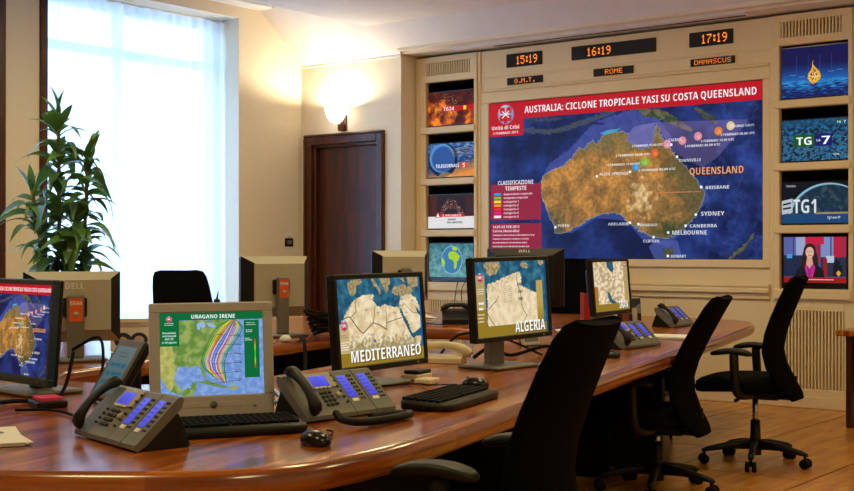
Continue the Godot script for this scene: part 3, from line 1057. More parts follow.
	small_rows(im, 20, 138, 160, 1, 8, Color8(240, 220, 210), 0.95, 77)
	area(im, [168, 118, 176, 108, 184, 118, 176, 130], Color8(214, 160, 50))
	P.reader = im
	return P

const DOTS = {"1": ["00100", "01100", "00100", "00100", "00100", "00100", "01110"], "5": ["11111", "10000", "11110", "00001", "00001", "10001", "01110"], "6": ["00110", "01000", "10000", "11110", "10001", "10001", "01110"], "7": ["11111", "00001", "00010", "00100", "01000", "01000", "01000"], "9": ["01110", "10001", "10001", "01111", "00001", "00010", "01100"], ":": ["00000", "01100", "01100", "00000", "01100", "01100", "00000"], "G": ["01110", "10001", "10000", "10111", "10001", "10001", "01110"], "M": ["10001", "11011", "10101", "10101", "10001", "10001", "10001"], "T": ["11111", "00100", "00100", "00100", "00100", "00100", "00100"], ".": ["00000", "00000", "00000", "00000", "00000", "01100", "01100"], "R": ["11110", "10001", "10001", "11110", "10100", "10010", "10001"], "O": ["01110", "10001", "10001", "10001", "10001", "10001", "01110"], "E": ["11111", "10000", "10000", "11110", "10000", "10000", "11111"], "D": ["11110", "10001", "10001", "10001", "10001", "10001", "11110"], "A": ["01110", "10001", "10001", "11111", "10001", "10001", "10001"], "S": ["01111", "10000", "10000", "01110", "00001", "00001", "11110"], "C": ["01110", "10001", "10000", "10000", "10000", "10001", "01110"], "U": ["10001", "10001", "10001", "10001", "10001", "10001", "01110"]}

func dot_matrix(text, w, h, left, step_x, step_y, top, fat = 1.0):
	var im = canvas(w, h, Color8(12, 9, 8))
	var x = left
	for ch in text:
		var narrow = ch in ":."
		for j in 7:
			for i in 5:
				if DOTS[ch][j][i] == "1":
					disc(im, x + i * step_x, top + j * step_y, step_x * 0.72 * fat, Color8(255, 120, 24), 1.0, step_y * 0.62)
					disc(im, x + i * step_x, top + j * step_y, step_x * 0.36, Color8(255, 200, 90), 0.8)
		x += step_x * (4.2 if narrow else 6.2)
	return im

func phone_display():
	var im = canvas(64, 48, Color8(78, 84, 224))
	shade_down(im, Color8(92, 100, 240), Color8(64, 66, 210))
	for k in 5:
		small_rows(im, 4, 5 + k * 8, 44, 1, 6, Color8(30, 30, 110), 0.8, 90 + k)
	return im

# ---------------------------------------------------------------- the room
const WINDOWS = [[1.12, 3.43], [3.84, 6.15]]

func build_floor():
	var fl = setting("floor", "honey wood laminate floor laid in large square panels", "floor")
	put(fl, "base_slab", span(Vector3(-0.5, -0.12, -0.5), Vector3(11.0, -0.012, 12.5)), M.joint)
	var tile = 0.8
	var mesh = box(Vector3(0, -0.006, 0), Vector3(tile - 0.013, 0.012, tile - 0.013), 0.002)
	var i = 0
	for a in 14:
		for b in 16:
			var o = put(fl, "floor_panel", mesh, M["floor_%d" % ((a * 5 + b * 3 + (a * b) % 2) % 3)])
			o.position = Vector3(-0.24 + a * tile, 0, -0.5 + b * tile)
			if (a + b) % 2 == 1 and false:
				o.rotation_degrees.y = 90
			i += 1

func build_walls():
	# window wall: pieces round three openings
	var wl = setting("wall_left", "cream plaster wall with tall window recesses", "wall")
	var st = begin()
	var z = -0.5
	for w in WINDOWS:
		block(st, Vector3(-0.3, 2.1, (z + w[0]) / 2), Vector3(0.6, 4.2, w[0] - z))
		block(st, Vector3(-0.3, 3.89, (w[0] + w[1]) / 2), Vector3(0.6, 0.62, w[1] - w[0]))
		block(st, Vector3(-0.42, 0.25, (w[0] + w[1]) / 2), Vector3(0.36, 0.5, w[1] - w[0]))
		z = w[1]
	block(st, Vector3(-0.3, 2.1, (z + 12.8) / 2), Vector3(0.6, 4.2, 12.8 - z))
	put(wl, "plaster", st, M.wall)
	for w in WINDOWS:
		put(wl, "window_sill", box(Vector3(-0.12, 0.52, (w[0] + w[1]) / 2), Vector3(0.22, 0.04, w[1] - w[0]), 0.008), M.white)
	# back wall: the door bay, the recess of the screens, the bay to the right
	var wb = setting("wall_back", "cream plaster wall with a brown door and a recess for screens", "wall")
	st = begin()
	block(st, Vector3(0.045, 1.6, -0.14), Vector3(0.09, 3.2, 0.72))
	block(st, Vector3(1.245, 1.6, -0.14), Vector3(0.21, 3.2, 0.72))
	block(st, Vector3(0.615, 2.815, -0.14), Vector3(1.05, 0.77, 0.72))
	block(st, Vector3(0.615, 1.22, -0.32), Vector3(1.05, 2.44, 0.36))
	block(st, Vector3(8.45, 1.6, -0.14), Vector3(5.2, 3.2, 0.72))
	block(st, Vector3(5.5, 3.7, -0.14), Vector3(11.0, 1.0, 0.71))
	block(st, Vector3(3.6, 1.6, -0.46), Vector3(4.5, 3.2, 0.08))
	put(wb, "plaster", st, M.wall)
	var wr = setting("wall_right", "cream plaster wall", "wall")
	put(wr, "plaster", span(Vector3(11.0, 0, -0.5), Vector3(11.3, 4.2, 12.8)), M.wall)
	var wf = setting("wall_front", "cream plaster wall", "wall")
	put(wf, "plaster", span(Vector3(-0.5, 0, 12.5), Vector3(11.2, 4.2, 12.8)), M.wall)
	# ceiling: high flat part, sloped strip over the back wall, dropped field over the room
	var ce = setting("ceiling", "off-white ceiling with a sloped strip and a dropped flat field", "ceiling")
	put(ce, "upper_slab", span(Vector3(-0.5, 4.1, -0.5), Vector3(11.2, 4.3, 12.8)), M.ceiling)
	st = begin()
	var along = Transform3D(Basis(Vector3(0, 0, 1), Vector3(0, 1, 0), Vector3(1, 0, 0)), Vector3.ZERO)
	slab(st, [Vector2(0.22, 3.19), Vector2(1.28, 4.1), Vector2(1.14, 4.2), Vector2(0.1, 3.3)], 0.0, 1.36, along)
	slab(st, [Vector2(0.29, 3.25), Vector2(1.28, 4.1), Vector2(1.14, 4.2), Vector2(0.1, 3.3)], 1.36, 11.0, along)
	put(ce, "sloped_strip", st, M.ceiling)
	put(ce, "soffit_step", span(Vector3(1.36, 3.222, 0.16), Vector3(11.0, 3.3, 0.292), 0.004), M.wall)
	put(ce, "dropped_field", span(Vector3(1.16, 3.455, 0.53), Vector3(11.0, 3.53, 12.5), 0.004), M.ceiling)
	put(ce, "slope_cornice", span(Vector3(0, 3.175, 0.215), Vector3(1.35, 3.2, 0.235), 0.004), M.ceiling)
	var rail = setting("trim_1", "long white casing along the soffit above the clocks", "trim")
	put(rail, "casing", span(Vector3(1.95, 3.188, 0.09), Vector3(4.93, 3.22, 0.215), 0.005), M.ceiling)
	put(rail, "slot", span(Vector3(2.4, 3.182, 0.12), Vector3(4.9, 3.19, 0.135)), M.niche)
	for w in 2:
		pass
	# curtain pelmet over the first window
	var pel = setting("trim_2", "white curtain pelmet box over the tall window", "trim")
	put(pel, "pelmet_box", span(Vector3(0.0, 3.69, 0.86), Vector3(0.22, 4.0, 3.75), 0.006), M.ceiling)
	put(pel, "pelmet_end_cap", span(Vector3(0.0, 3.685, 0.84), Vector3(0.225, 4.0, 0.86), 0.004), M.ceiling)

func build_windows():
	var k = 1
	for w in WINDOWS:
		var a = w[0]
		var b = w[1]
		var win = setting("window_%d" % k, "tall window with a transom bar behind a sheer curtain", "window")
		var st = begin()
		for p in [[a, a + 0.08], [b - 0.08, b], [(a + b) / 2 - 0.05, (a + b) / 2 + 0.05]]:
			block(st, Vector3(-0.44, 2.04, (p[0] + p[1]) / 2), Vector3(0.07, 3.08, p[1] - p[0]), 0.008)
		put(win, "upright", st, M.window_frame)
		for y in [0.54, 3.12, 3.54]:
			put(win, "rail", box(Vector3(-0.44, y, (a + b) / 2), Vector3(0.066, 0.085, b - a), 0.008), M.window_frame)
		for p in [[a + 0.08, (a + b) / 2 - 0.05], [(a + b) / 2 + 0.05, b - 0.08]]:
			put(win, "pane", box(Vector3(-0.44, 1.83, (p[0] + p[1]) / 2), Vector3(0.006, 2.5, p[1] - p[0])), M.glass)
			put(win, "pane", box(Vector3(-0.44, 3.33, (p[0] + p[1]) / 2), Vector3(0.006, 0.34, p[1] - p[0])), M.glass)
		put(win, "side_casing", span(Vector3(-0.06, 0.0, b - 0.075), Vector3(0.02, 3.58, b - 0.002), 0.006), M.frame_wood)
		if k > 1:
			put(win, "side_casing", span(Vector3(-0.03, 0.0, a - 0.075), Vector3(0.025, 3.62, a), 0.006), M.frame_wood)
		# the sheer curtain hangs in folds inside the recess
		var cu = thing("sheer_curtain", ["white sheer curtain hanging in the window behind the tall plant", "white sheer curtain in the window beside the monitor showing Australia, past the pier", "white sheer curtain in the window furthest from the door"][k - 1], "curtain", Vector3(-0.22, 0.56, a + 0.02), 0.0)
		st = begin(true)
		var cols = 150
		var wide = b - a - 0.04
		var top = []
		var bottom = []
		var n = noise(1.1, 2, 40 + k)
		for i in cols + 1:
			var s = wide * i / cols
			var ph = s * 26.0 + n.get_noise_1d(s * 3.0) * 6.0
			var d = sin(ph) * 0.022 + n.get_noise_1d(s * 2.0 + 50.0) * 0.03
			top.append(Vector3(d * 0.7, 3.0, s))
			bottom.append(Vector3(d * 1.3 + 0.01, 0.0, s))
		for i in cols:
			four(st, bottom[i], top[i], top[i + 1], bottom[i + 1])
		put(cu, "sheet", st, M.sheer)
		put(cu, "curtain_rod", rod(Vector3(0, 3.0, -0.01), Vector3(0, 3.0, wide + 0.01), 0.012, 0.012, 8), M.white)
		k += 1

func build_door():
	var d = setting("door_1", "dark brown wooden door with a stepped frame under the wall lamp", "door")
	put(d, "door_leaf", span(Vector3(0.16, 0.005, 0.10), Vector3(1.05, 2.36, 0.145), 0.003), M.door)
	for s in [[0.067, 0.16], [1.05, 1.145]]:
		put(d, "frame_jamb", span(Vector3(s[0], 0.0, 0.05), Vector3(s[1], 2.46, 0.25), 0.008), M.door_trim)
	put(d, "frame_head", span(Vector3(0.16, 2.36, 0.05), Vector3(1.05, 2.46, 0.25), 0.008), M.door_trim)
	put(d, "frame_moulding", span(Vector3(0.064, 2.44, 0.2), Vector3(1.148, 2.468, 0.27), 0.01), M.door_trim)
	for s in [[0.064, 0.095], [1.117, 1.148]]:
		put(d, "frame_moulding", span(Vector3(s[0], 0.0, 0.2), Vector3(s[1], 2.44, 0.27), 0.01), M.door_trim)
	for s in [[0.15, 0.18], [1.03, 1.06]]:
		put(d, "inner_bead", span(Vector3(s[0], 0.0, 0.14), Vector3(s[1], 2.36, 0.2), 0.008), M.door_trim)
	put(d, "inner_bead", span(Vector3(0.15, 2.33, 0.14), Vector3(1.06, 2.37, 0.2), 0.008), M.door_trim)
	var h = put(d, "door_handle", rod(Vector3(0.95, 1.03, 0.19), Vector3(0.83, 1.03, 0.19), 0.01, 0.009, 10), M.steel)
	put(h, "handle_neck", rod(Vector3(0.95, 1.03, 0.14), Vector3(0.95, 1.03, 0.195), 0.012, 0.01, 10), M.steel)

func grille(parent, x0, x1, y0, y1, n, z):
	put(parent, "grille_backing", span(Vector3(x0, y0, z - 0.29), Vector3(x1, y1, z - 0.275)), M.panel)
	var pitch = (x1 - x0) / n
	var mesh = box(Vector3(0, (y0 + y1) / 2, z - 0.012), Vector3(pitch * 0.5, y1 - y0 + 0.004, 0.022), 0.002)
	for i in n:
		var o = put(parent, "slat", mesh, M.panel)
		o.position.x = x0 + (i + 0.5) * pitch

func build_panelling():
	var w = setting("wall_panelling", "cream panelled media wall with screen niches, shelves and grilles", "panelling")
	var P = func(called, a, b, ch = 0.004): return put(w, called, span(a, b, ch), M.panel)
	# columns of niches left and right of the big screen
	for c in [[1.364, 1.43, 1.5, 2.088, 2.155], [5.057, 5.09, 5.143, 5.705, 5.84]]:
		P.call("stile", Vector3(c[0], 0.1, -0.4), Vector3(c[1] + 0.001, 3.175, 0.0))
		P.call("stile", Vector3(c[1], 0.86, -0.4), Vector3(c[2], 2.925, 0.02))
		P.call("stile", Vector3(c[3], 0.86, -0.4), Vector3(c[3] + 0.035, 2.925, 0.02))
		P.call("stile", Vector3(c[3] + 0.03, 0.1, -0.4), Vector3(c[4], 3.175, 0.0))
		P.call("niche_header", Vector3(c[1], 2.925, -0.4), Vector3(c[3] + 0.031, 2.99, 0.012))
		P.call("niche_header", Vector3(c[1], 3.118, -0.4), Vector3(c[3] + 0.031, 3.175, 0.012))
		P.call("grille_side", Vector3(c[1], 2.985, -0.3), Vector3(c[2] + 0.01, 3.12, 0.012))
		P.call("grille_side", Vector3(c[3] - 0.055, 2.985, -0.3), Vector3(c[3] + 0.031, 3.12, 0.012))
		grille(w, c[2] + 0.01, c[3] - 0.055, 2.988, 3.12, 18, 0.012)
		for y in [[2.415, 2.48], [1.908, 1.972], [1.402, 1.468], [0.872, 0.955]]:
			P.call("shelf", Vector3(c[1] + 0.01, y[0], -0.4), Vector3(c[3] + 0.022, y[1], 0.04), 0.008)
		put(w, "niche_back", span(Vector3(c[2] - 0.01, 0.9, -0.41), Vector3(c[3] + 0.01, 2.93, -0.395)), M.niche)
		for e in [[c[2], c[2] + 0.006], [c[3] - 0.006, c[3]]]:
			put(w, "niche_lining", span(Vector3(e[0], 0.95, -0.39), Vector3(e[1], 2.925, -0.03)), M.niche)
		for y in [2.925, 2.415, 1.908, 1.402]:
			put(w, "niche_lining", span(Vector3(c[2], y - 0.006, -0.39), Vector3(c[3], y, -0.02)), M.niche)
		# framed grille low down
		P.call("low_panel", Vector3(c[1], 0.1, -0.3), Vector3(c[2] + 0.027, 0.88, 0.0))
		P.call("low_panel", Vector3(c[3] - 0.04, 0.1, -0.3), Vector3(c[3] + 0.034, 0.88, 0.0))
		P.call("low_panel", Vector3(c[2] + 0.026, 0.78, -0.3), Vector3(c[3] - 0.039, 0.88, 0.0))
		P.call("low_panel", Vector3(c[2] + 0.026, 0.1, -0.3), Vector3(c[3] - 0.039, 0.155, 0.0))
		grille(w, c[2] + 0.027, c[3] - 0.04, 0.15, 0.785, 18, 0.0)
	# middle bay
	var a = 2.154
	var b = 5.058
	P.call("clock_board", Vector3(a, 2.8, -0.3), Vector3(b, 3.175, -0.012))
	P.call("board_moulding", Vector3(a, 2.905, -0.1), Vector3(b, 2.925, -0.006), 0.004)
	P.call("board_moulding", Vector3(a, 2.775, -0.1), Vector3(b, 2.805, 0.012), 0.01)
	P.call("screen_frame", Vector3(a, 2.672, -0.3), Vector3(b, 2.776, -0.004), 0.006)
	P.call("screen_frame", Vector3(a, 1.12, -0.3), Vector3(b, 1.188, 0.0), 0.006)
	P.call("screen_frame", Vector3(a, 1.187, -0.3), Vector3(2.246, 2.673, -0.004), 0.006)
	P.call("screen_frame", Vector3(4.99, 1.187, -0.3), Vector3(b, 2.673, -0.004), 0.006)
	P.call("dado_panel", Vector3(a, 0.985, -0.3), Vector3(b, 1.121, -0.022))
	P.call("dado_ledge", Vector3(a, 0.962, -0.3), Vector3(b, 0.986, 0.03), 0.006)
	P.call("dado_ledge", Vector3(a, 0.952, -0.3), Vector3(b, 0.963, 0.018), 0.0)
	P.call("dado_ledge", Vector3(a, 0.912, -0.3), Vector3(b, 0.953, 0.045), 0.008)
	P.call("dado_panel", Vector3(a, 0.86, -0.3), Vector3(b, 0.916, 0.012), 0.008)
	for k in 3:
		P.call("low_panel", Vector3(a + k * 0.968 + 0.002, 0.1, -0.3), Vector3(a + (k + 1) * 0.968 - 0.002, 0.861, -0.012), 0.006)
	P.call("top_gap_strip", Vector3(1.364, 3.175, -0.4), Vector3(5.84, 3.2, -0.2), 0.0)
	var bb = setting("baseboard_back", "cream baseboard under the media wall", "baseboard")
	put(bb, "board", span(Vector3(1.364, 0, -0.3), Vector3(5.84, 0.1, 0.02), 0.006), M.panel)
	var lb = setting("baseboard_left", "cream baseboard under the windows", "baseboard")
	put(lb, "board", span(Vector3(0, 0, 3.51), Vector3(0.018, 0.12, 3.93), 0.004), M.panel)

func build_video_wall():
	var v = thing("video_wall", "large wall screen with a satellite map of Australia and a red title banner", "screen", Vector3(3.6175, 1.928, -0.002))
	put(v, "screen_housing", box(Vector3(0, 0, -0.1), Vector3(2.742, 1.48, 0.17), 0.004), M.black)
	put(v, "picture", sheet(Vector3(0, 0, -0.012), 2.735, 1.472), lit_picture(big_map, 0.95))
	var l = AreaLight3D.new()
	l.name = "screen_light"
	l.area_size = Vector2(2.7, 1.45)
	l.light_color = Color(0.62, 0.62, 0.9)
	l.light_energy = 0.08
	l.shadow_enabled = true
	l.area_range = 20.0
	l.rotation_degrees.y = 180
	l.position.z = 0.03
	v.add_child(l)

func build_televisions():
	var P = television_pictures()
	var rows = [["fire", "flame"], ["planet", "network"], ["hall", "orbit"], ["globe", "reader"]]
	var said = {"fire": "flat television showing a fiery orange and red news opener", "planet": "flat television showing a blue planet and the word TELEGIORNALE", "hall": "flat television showing a dark hall over a white caption band", "globe": "flat television showing a blue globe with lime green Africa", "flame": "flat television showing a golden flame emblem on deep blue", "network": "flat television showing green and blue TG boxes on a glowing network", "orbit": "flat television showing silver TG1 letters over the earth's edge", "reader": "flat television showing a dark-haired newsreader in a magenta blouse"}
	var floors = [2.48, 1.972, 1.468, 0.955]
	for side in 2:
		for k in 4:
			var key = rows[k][side]
			var cx = [1.794, 5.424][side]
			var wd = [0.574, 0.55][side]
			var tall = 0.355 if k > 0 or side == 0 else 0.432
			if side == 1 and k == 3:
				tall = 0.43
			if side == 0 and k == 3:
				tall = 0.39
			var t = thing("television", said[key], "television", Vector3(cx, floors[k], 0.0), 0.0, "televisions in the media wall niches")
			var low = 0.014 if k < 3 else 0.05
			put(t, "casing", box(Vector3(0, tall / 2 + 0.002, -0.045), Vector3(wd, tall, 0.07), 0.008), M.gloss_black)
			put(t, "stand", box(Vector3(0, 0.008, -0.12), Vector3(0.26, 0.014, 0.1), 0.004), M.black)
			var sw = wd - (0.008 if k < 3 else 0.04)
			put(t, "picture", sheet(Vector3(0, low + (tall - low - 0.012) / 2, -0.009), sw, tall - low - 0.014), lit_picture(P[key]))
			put(t, "power_light", box(Vector3(sw * 0.46, 0.008, -0.0095), Vector3(0.008, 0.003, 0.002)), M.blue_light)

func build_clocks():
	var im = [dot_matrix("15:19", 120, 40, 34, 2.6, 3.7, 9, 1.1), dot_matrix("16:19", 250, 40, 48, 2.6, 3.7, 9, 1.1), dot_matrix("17:19", 120, 40, 34, 2.6, 3.7, 9, 1.1), dot_matrix("G.M.T.", 120, 22, 26, 2.3, 2.2, 4), dot_matrix("ROME", 120, 22, 36, 2.3, 2.2, 4), dot_matrix("DAMASCUS", 120, 22, 11, 2.1, 2.2, 4)]
	var at = [[2.452, 2.85, 2.992, 3.118, "15:19", "black LED clock with orange digits directly above the G.M.T. display"], [3.168, 4.019, 2.995, 3.117, "16:19", "wide black LED clock with orange digits above the ROME display"], [4.337, 4.733, 2.994, 3.118, "17:19", "black LED clock with orange digits directly above the DAMASCUS display"], [2.461, 2.858, 2.826, 2.892, "G.M.T.", "small black LED name display with orange letters reading G.M.T."], [3.398, 3.8, 2.827, 2.895, "ROME", "small black LED name display with orange letters reading ROME"], [4.347, 4.748, 2.829, 2.892, "DAMASCUS", "small black LED name display with orange letters reading DAMASCUS"]]
	for k in 6:
		var a = at[k]
		var c = thing("led_display", a[5], "display", Vector3((a[0] + a[1]) / 2, (a[2] + a[3]) / 2, -0.012), 0.0, "LED displays above the big screen")
		put(c, "display_case", box(Vector3(0, 0, 0.002), Vector3(a[1] - a[0], a[3] - a[2], 0.02), 0.003), M.black)
		put(c, "dot_panel", sheet(Vector3(0, 0, 0.0128), a[1] - a[0] - 0.008, a[3] - a[2] - 0.006), lit_picture(im[k], 2.2, 0.6))

func sconce(at, turn, label):
	var s = thing("wall_sconce", label, "lamp", at, turn, "uplight wall sconces")
	put(s, "bracket", box(Vector3(0, -0.07, 0.04), Vector3(0.045, 0.07, 0.08), 0.006), M.door_trim)
	put(s, "back_plate", box(Vector3(0, -0.02, 0.006), Vector3(0.09, 0.16, 0.012), 0.004), M.door_trim)
	var st = begin(true)
	lathe(st, [Vector2(0.02, -0.03), Vector2(0.06, -0.015), Vector2(0.09, 0.03), Vector2(0.108, 0.09), Vector2(0.115, 0.13), Vector2(0.109, 0.13), Vector2(0.084, 0.035), Vector2(0.05, -0.005), Vector2(0.01, -0.02)], 18, Vector3(0, 0, 0.125))
	put(s, "glass_bowl", st, M.shade_glass)
	st = begin(true)
	lathe(st, [Vector2(0.0, 0.01), Vector2(0.045, 0.012), Vector2(0.076, 0.045), Vector2(0.098, 0.1), Vector2(0.103, 0.128), Vector2(0.1, 0.128), Vector2(0.094, 0.1), Vector2(0.072, 0.05), Vector2(0.04, 0.018), Vector2(0.0, 0.016)], 18, Vector3(0, 0, 0.125))
	put(s, "reflector_cup", st, M.white)
	put(s, "bulb", rod(Vector3(0, 0.06, 0.125), Vector3(0, 0.11, 0.125), 0.022, 0.022, 10), M.shade_glass)
	var l = OmniLight3D.new()
	l.name = "bulb_light"
	l.light_color = Color(1.0, 0.92, 0.8)
	l.light_energy = SCONCE
	l.light_size = 0.02
	l.omni_range = 25.0
	l.omni_attenuation = 2.0
	l.shadow_enabled = true
	l.position = Vector3(0, 0.1, 0.125)
	s.add_child(l)

func ceiling_lamp(at, label):
	var s = thing("ceiling_light", label, "lamp", at, 0.0, "square ceiling lights over the table")
	put(s, "frame", box(Vector3(0, 0.012, 0), Vector3(0.64, 0.03, 0.64), 0.006), M.white)
	put(s, "diffuser", box(Vector3(0, -0.006, 0), Vector3(0.58, 0.01, 0.58), 0.002), M.diffuser)
	var l = AreaLight3D.new()
	l.name = "panel_light"
	l.area_size = Vector2(0.56, 0.56)
	l.light_color = Color(1.0, 0.92, 0.66)
	l.light_energy = PANEL
	l.area_range = 25.0
	l.shadow_enabled = true
	l.rotation_degrees.x = -90
	l.position.y = -0.02
	s.add_child(l)

# ---------------------------------------------------------------- the conference table
func build_table():
	var t = thing("conference_table", "big glossy reddish-brown wooden ring table with rounded ends", "table", on_table(3.255, 5.7, 0.0), 14.5)
	var half = [Vector2(1.715, 0.0), Vector2(1.715, 1.4), Vector2(1.715, 2.72), Vector2(1.70, 3.06), Vector2(1.635, 3.34), Vector2(1.54, 3.48), Vector2(1.42, 3.57), Vector2(1.245, 3.65), Vector2(1.015, 3.73), Vector2(0.6, 3.83), Vector2(0.0, 3.9)]
	var c2 = Curve2D.new()
	for i in half.size():
		var tan = (half[mini(i + 1, half.size() - 1)] - half[maxi(i - 1, 0)]) / 6.0
		if i == half.size() - 1:
			tan = Vector2(-0.15, 0)
		if i < 3:
			tan = Vector2(0, 0.1)
		c2.add_point(half[i], -tan, tan)
	var quarter = []
	for i in half.size() - 1:
		for k in 5:
			quarter.append(c2.sample(i, k / 5.0))
	quarter.append(half[-1])
	# outline of the right half (x >= 0) from far end to near end, and of the slot's right half
	var right = []
	for i in range(quarter.size() - 1, 0, -1):
		right.append(Vector2(quarter[i].x, -quarter[i].y))
	right += quarter
	var slot = []
	for i in 13:
		var an = -PI / 2 + PI / 2 * i / 12.0
		slot.append(Vector2(cos(an) * 0.475, -1.35 + sin(an) * 0.4))
	for i in 13:
		var an = PI / 2 * i / 12.0
		slot.append(Vector2(cos(an) * 0.475, 1.65 + sin(an) * 0.4))
	var top = begin()
	var under = begin()
	for sx in [1, -1]:
		var poly = []
		for p in right:
			poly.append(Vector2(p.x * sx, p.y))
		var back = slot.duplicate()
		back.reverse()
		for p in back:
			poly.append(Vector2(p.x * sx, p.y))
		var inset = Geometry2D.offset_polygon(PackedVector2Array(poly), -0.0)[0] if false else PackedVector2Array(poly)
		var tr = Geometry2D.triangulate_polygon(inset)
		for i in range(0, tr.size(), 3):
			var q = [inset[tr[i]], inset[tr[i + 1]], inset[tr[i + 2]]]
			face(top, [Vector3(q[0].x, 0.74, q[0].y), Vector3(q[1].x, 0.74, q[1].y), Vector3(q[2].x, 0.74, q[2].y)], Vector3(0, -5, 0))
			face(under, [Vector3(q[0].x, 0.664, q[0].y), Vector3(q[1].x, 0.664, q[1].y), Vector3(q[2].x, 0.664, q[2].y)], Vector3(0, 5, 0))
	put(t, "tabletop", top, M.table)
	put(t, "tabletop_underside", under, M.door)
	# rounded edge bands, outer and inner
	var loop = right.duplicate()
	var mirrored = []
	for p in right:
		mirrored.append(Vector2(-p.x, p.y))
	mirrored.reverse()
	loop += mirrored.slice(1, mirrored.size() - 1)
	var inner = slot.duplicate()
	var im = []
	for p in slot:
		im.append(Vector2(-p.x, p.y))
	im.reverse()
	inner += im.slice(1, im.size() - 1)
	for e in [[loop, 1.0], [inner, -1.0]]:
		var L = e[0]
		var st = SurfaceTool.new()
		st.begin(Mesh.PRIMITIVE_TRIANGLES)
		st.set_smooth_group(0)
		var n = L.size()
		var prof = []
		for i in 9:
			var an = PI / 2 - PI * i / 8.0
			prof.append(Vector2(cos(an) * 0.03, 0.702 + sin(an) * 0.038))
		var run = 0.0
		for i in n:
			var k = (i + 1) % n
			var nrm = []
			for j in [i, k]:
				var d = (L[(j + 1) % n] - L[(j - 1 + n) % n]).normalized()
				nrm.append(Vector2(d.y, -d.x) * e[1])
			var step = L[i].distance_to(L[k])
			for m in 8:
				var g = []
				for q in [[i, 0, m], [i, 0, m + 1], [k, 1, m + 1], [k, 1, m]]:
					var o = L[q[0]] + nrm[q[1]] * prof[q[2]].x
					g.append([Vector3(o.x, prof[q[2]].y, o.y), Vector2(q[2] * 0.012, (run + (step if q[1] else 0.0)) * 0.9)])
				for q in ([0, 1, 2, 0, 2, 3] if e[1] < 0.0 else [0, 2, 1, 0, 3, 2]):
					st.set_uv(g[q][1])
					st.add_vertex(g[q][0])
			run += step
		put(t, "edge_band", st, M.band)
	# supports: dark modesty panels and slab legs
	for x in [-1.05, 1.0]:
		for k in 3:
			put(t, "modesty_panel", span(Vector3(x - 0.015, 0.16, -2.3 + k * 1.6), Vector3(x + 0.015, 0.66, -0.72 + k * 1.6), 0.004), M.black_soft)
		for z in [-2.32, -0.72, 0.88, 2.48]:
			put(t, "slab_leg", span(Vector3(x - 0.3, 0.0, z - 0.02), Vector3(x + 0.3, 0.662, z + 0.02), 0.005), M.black_soft)
	return t

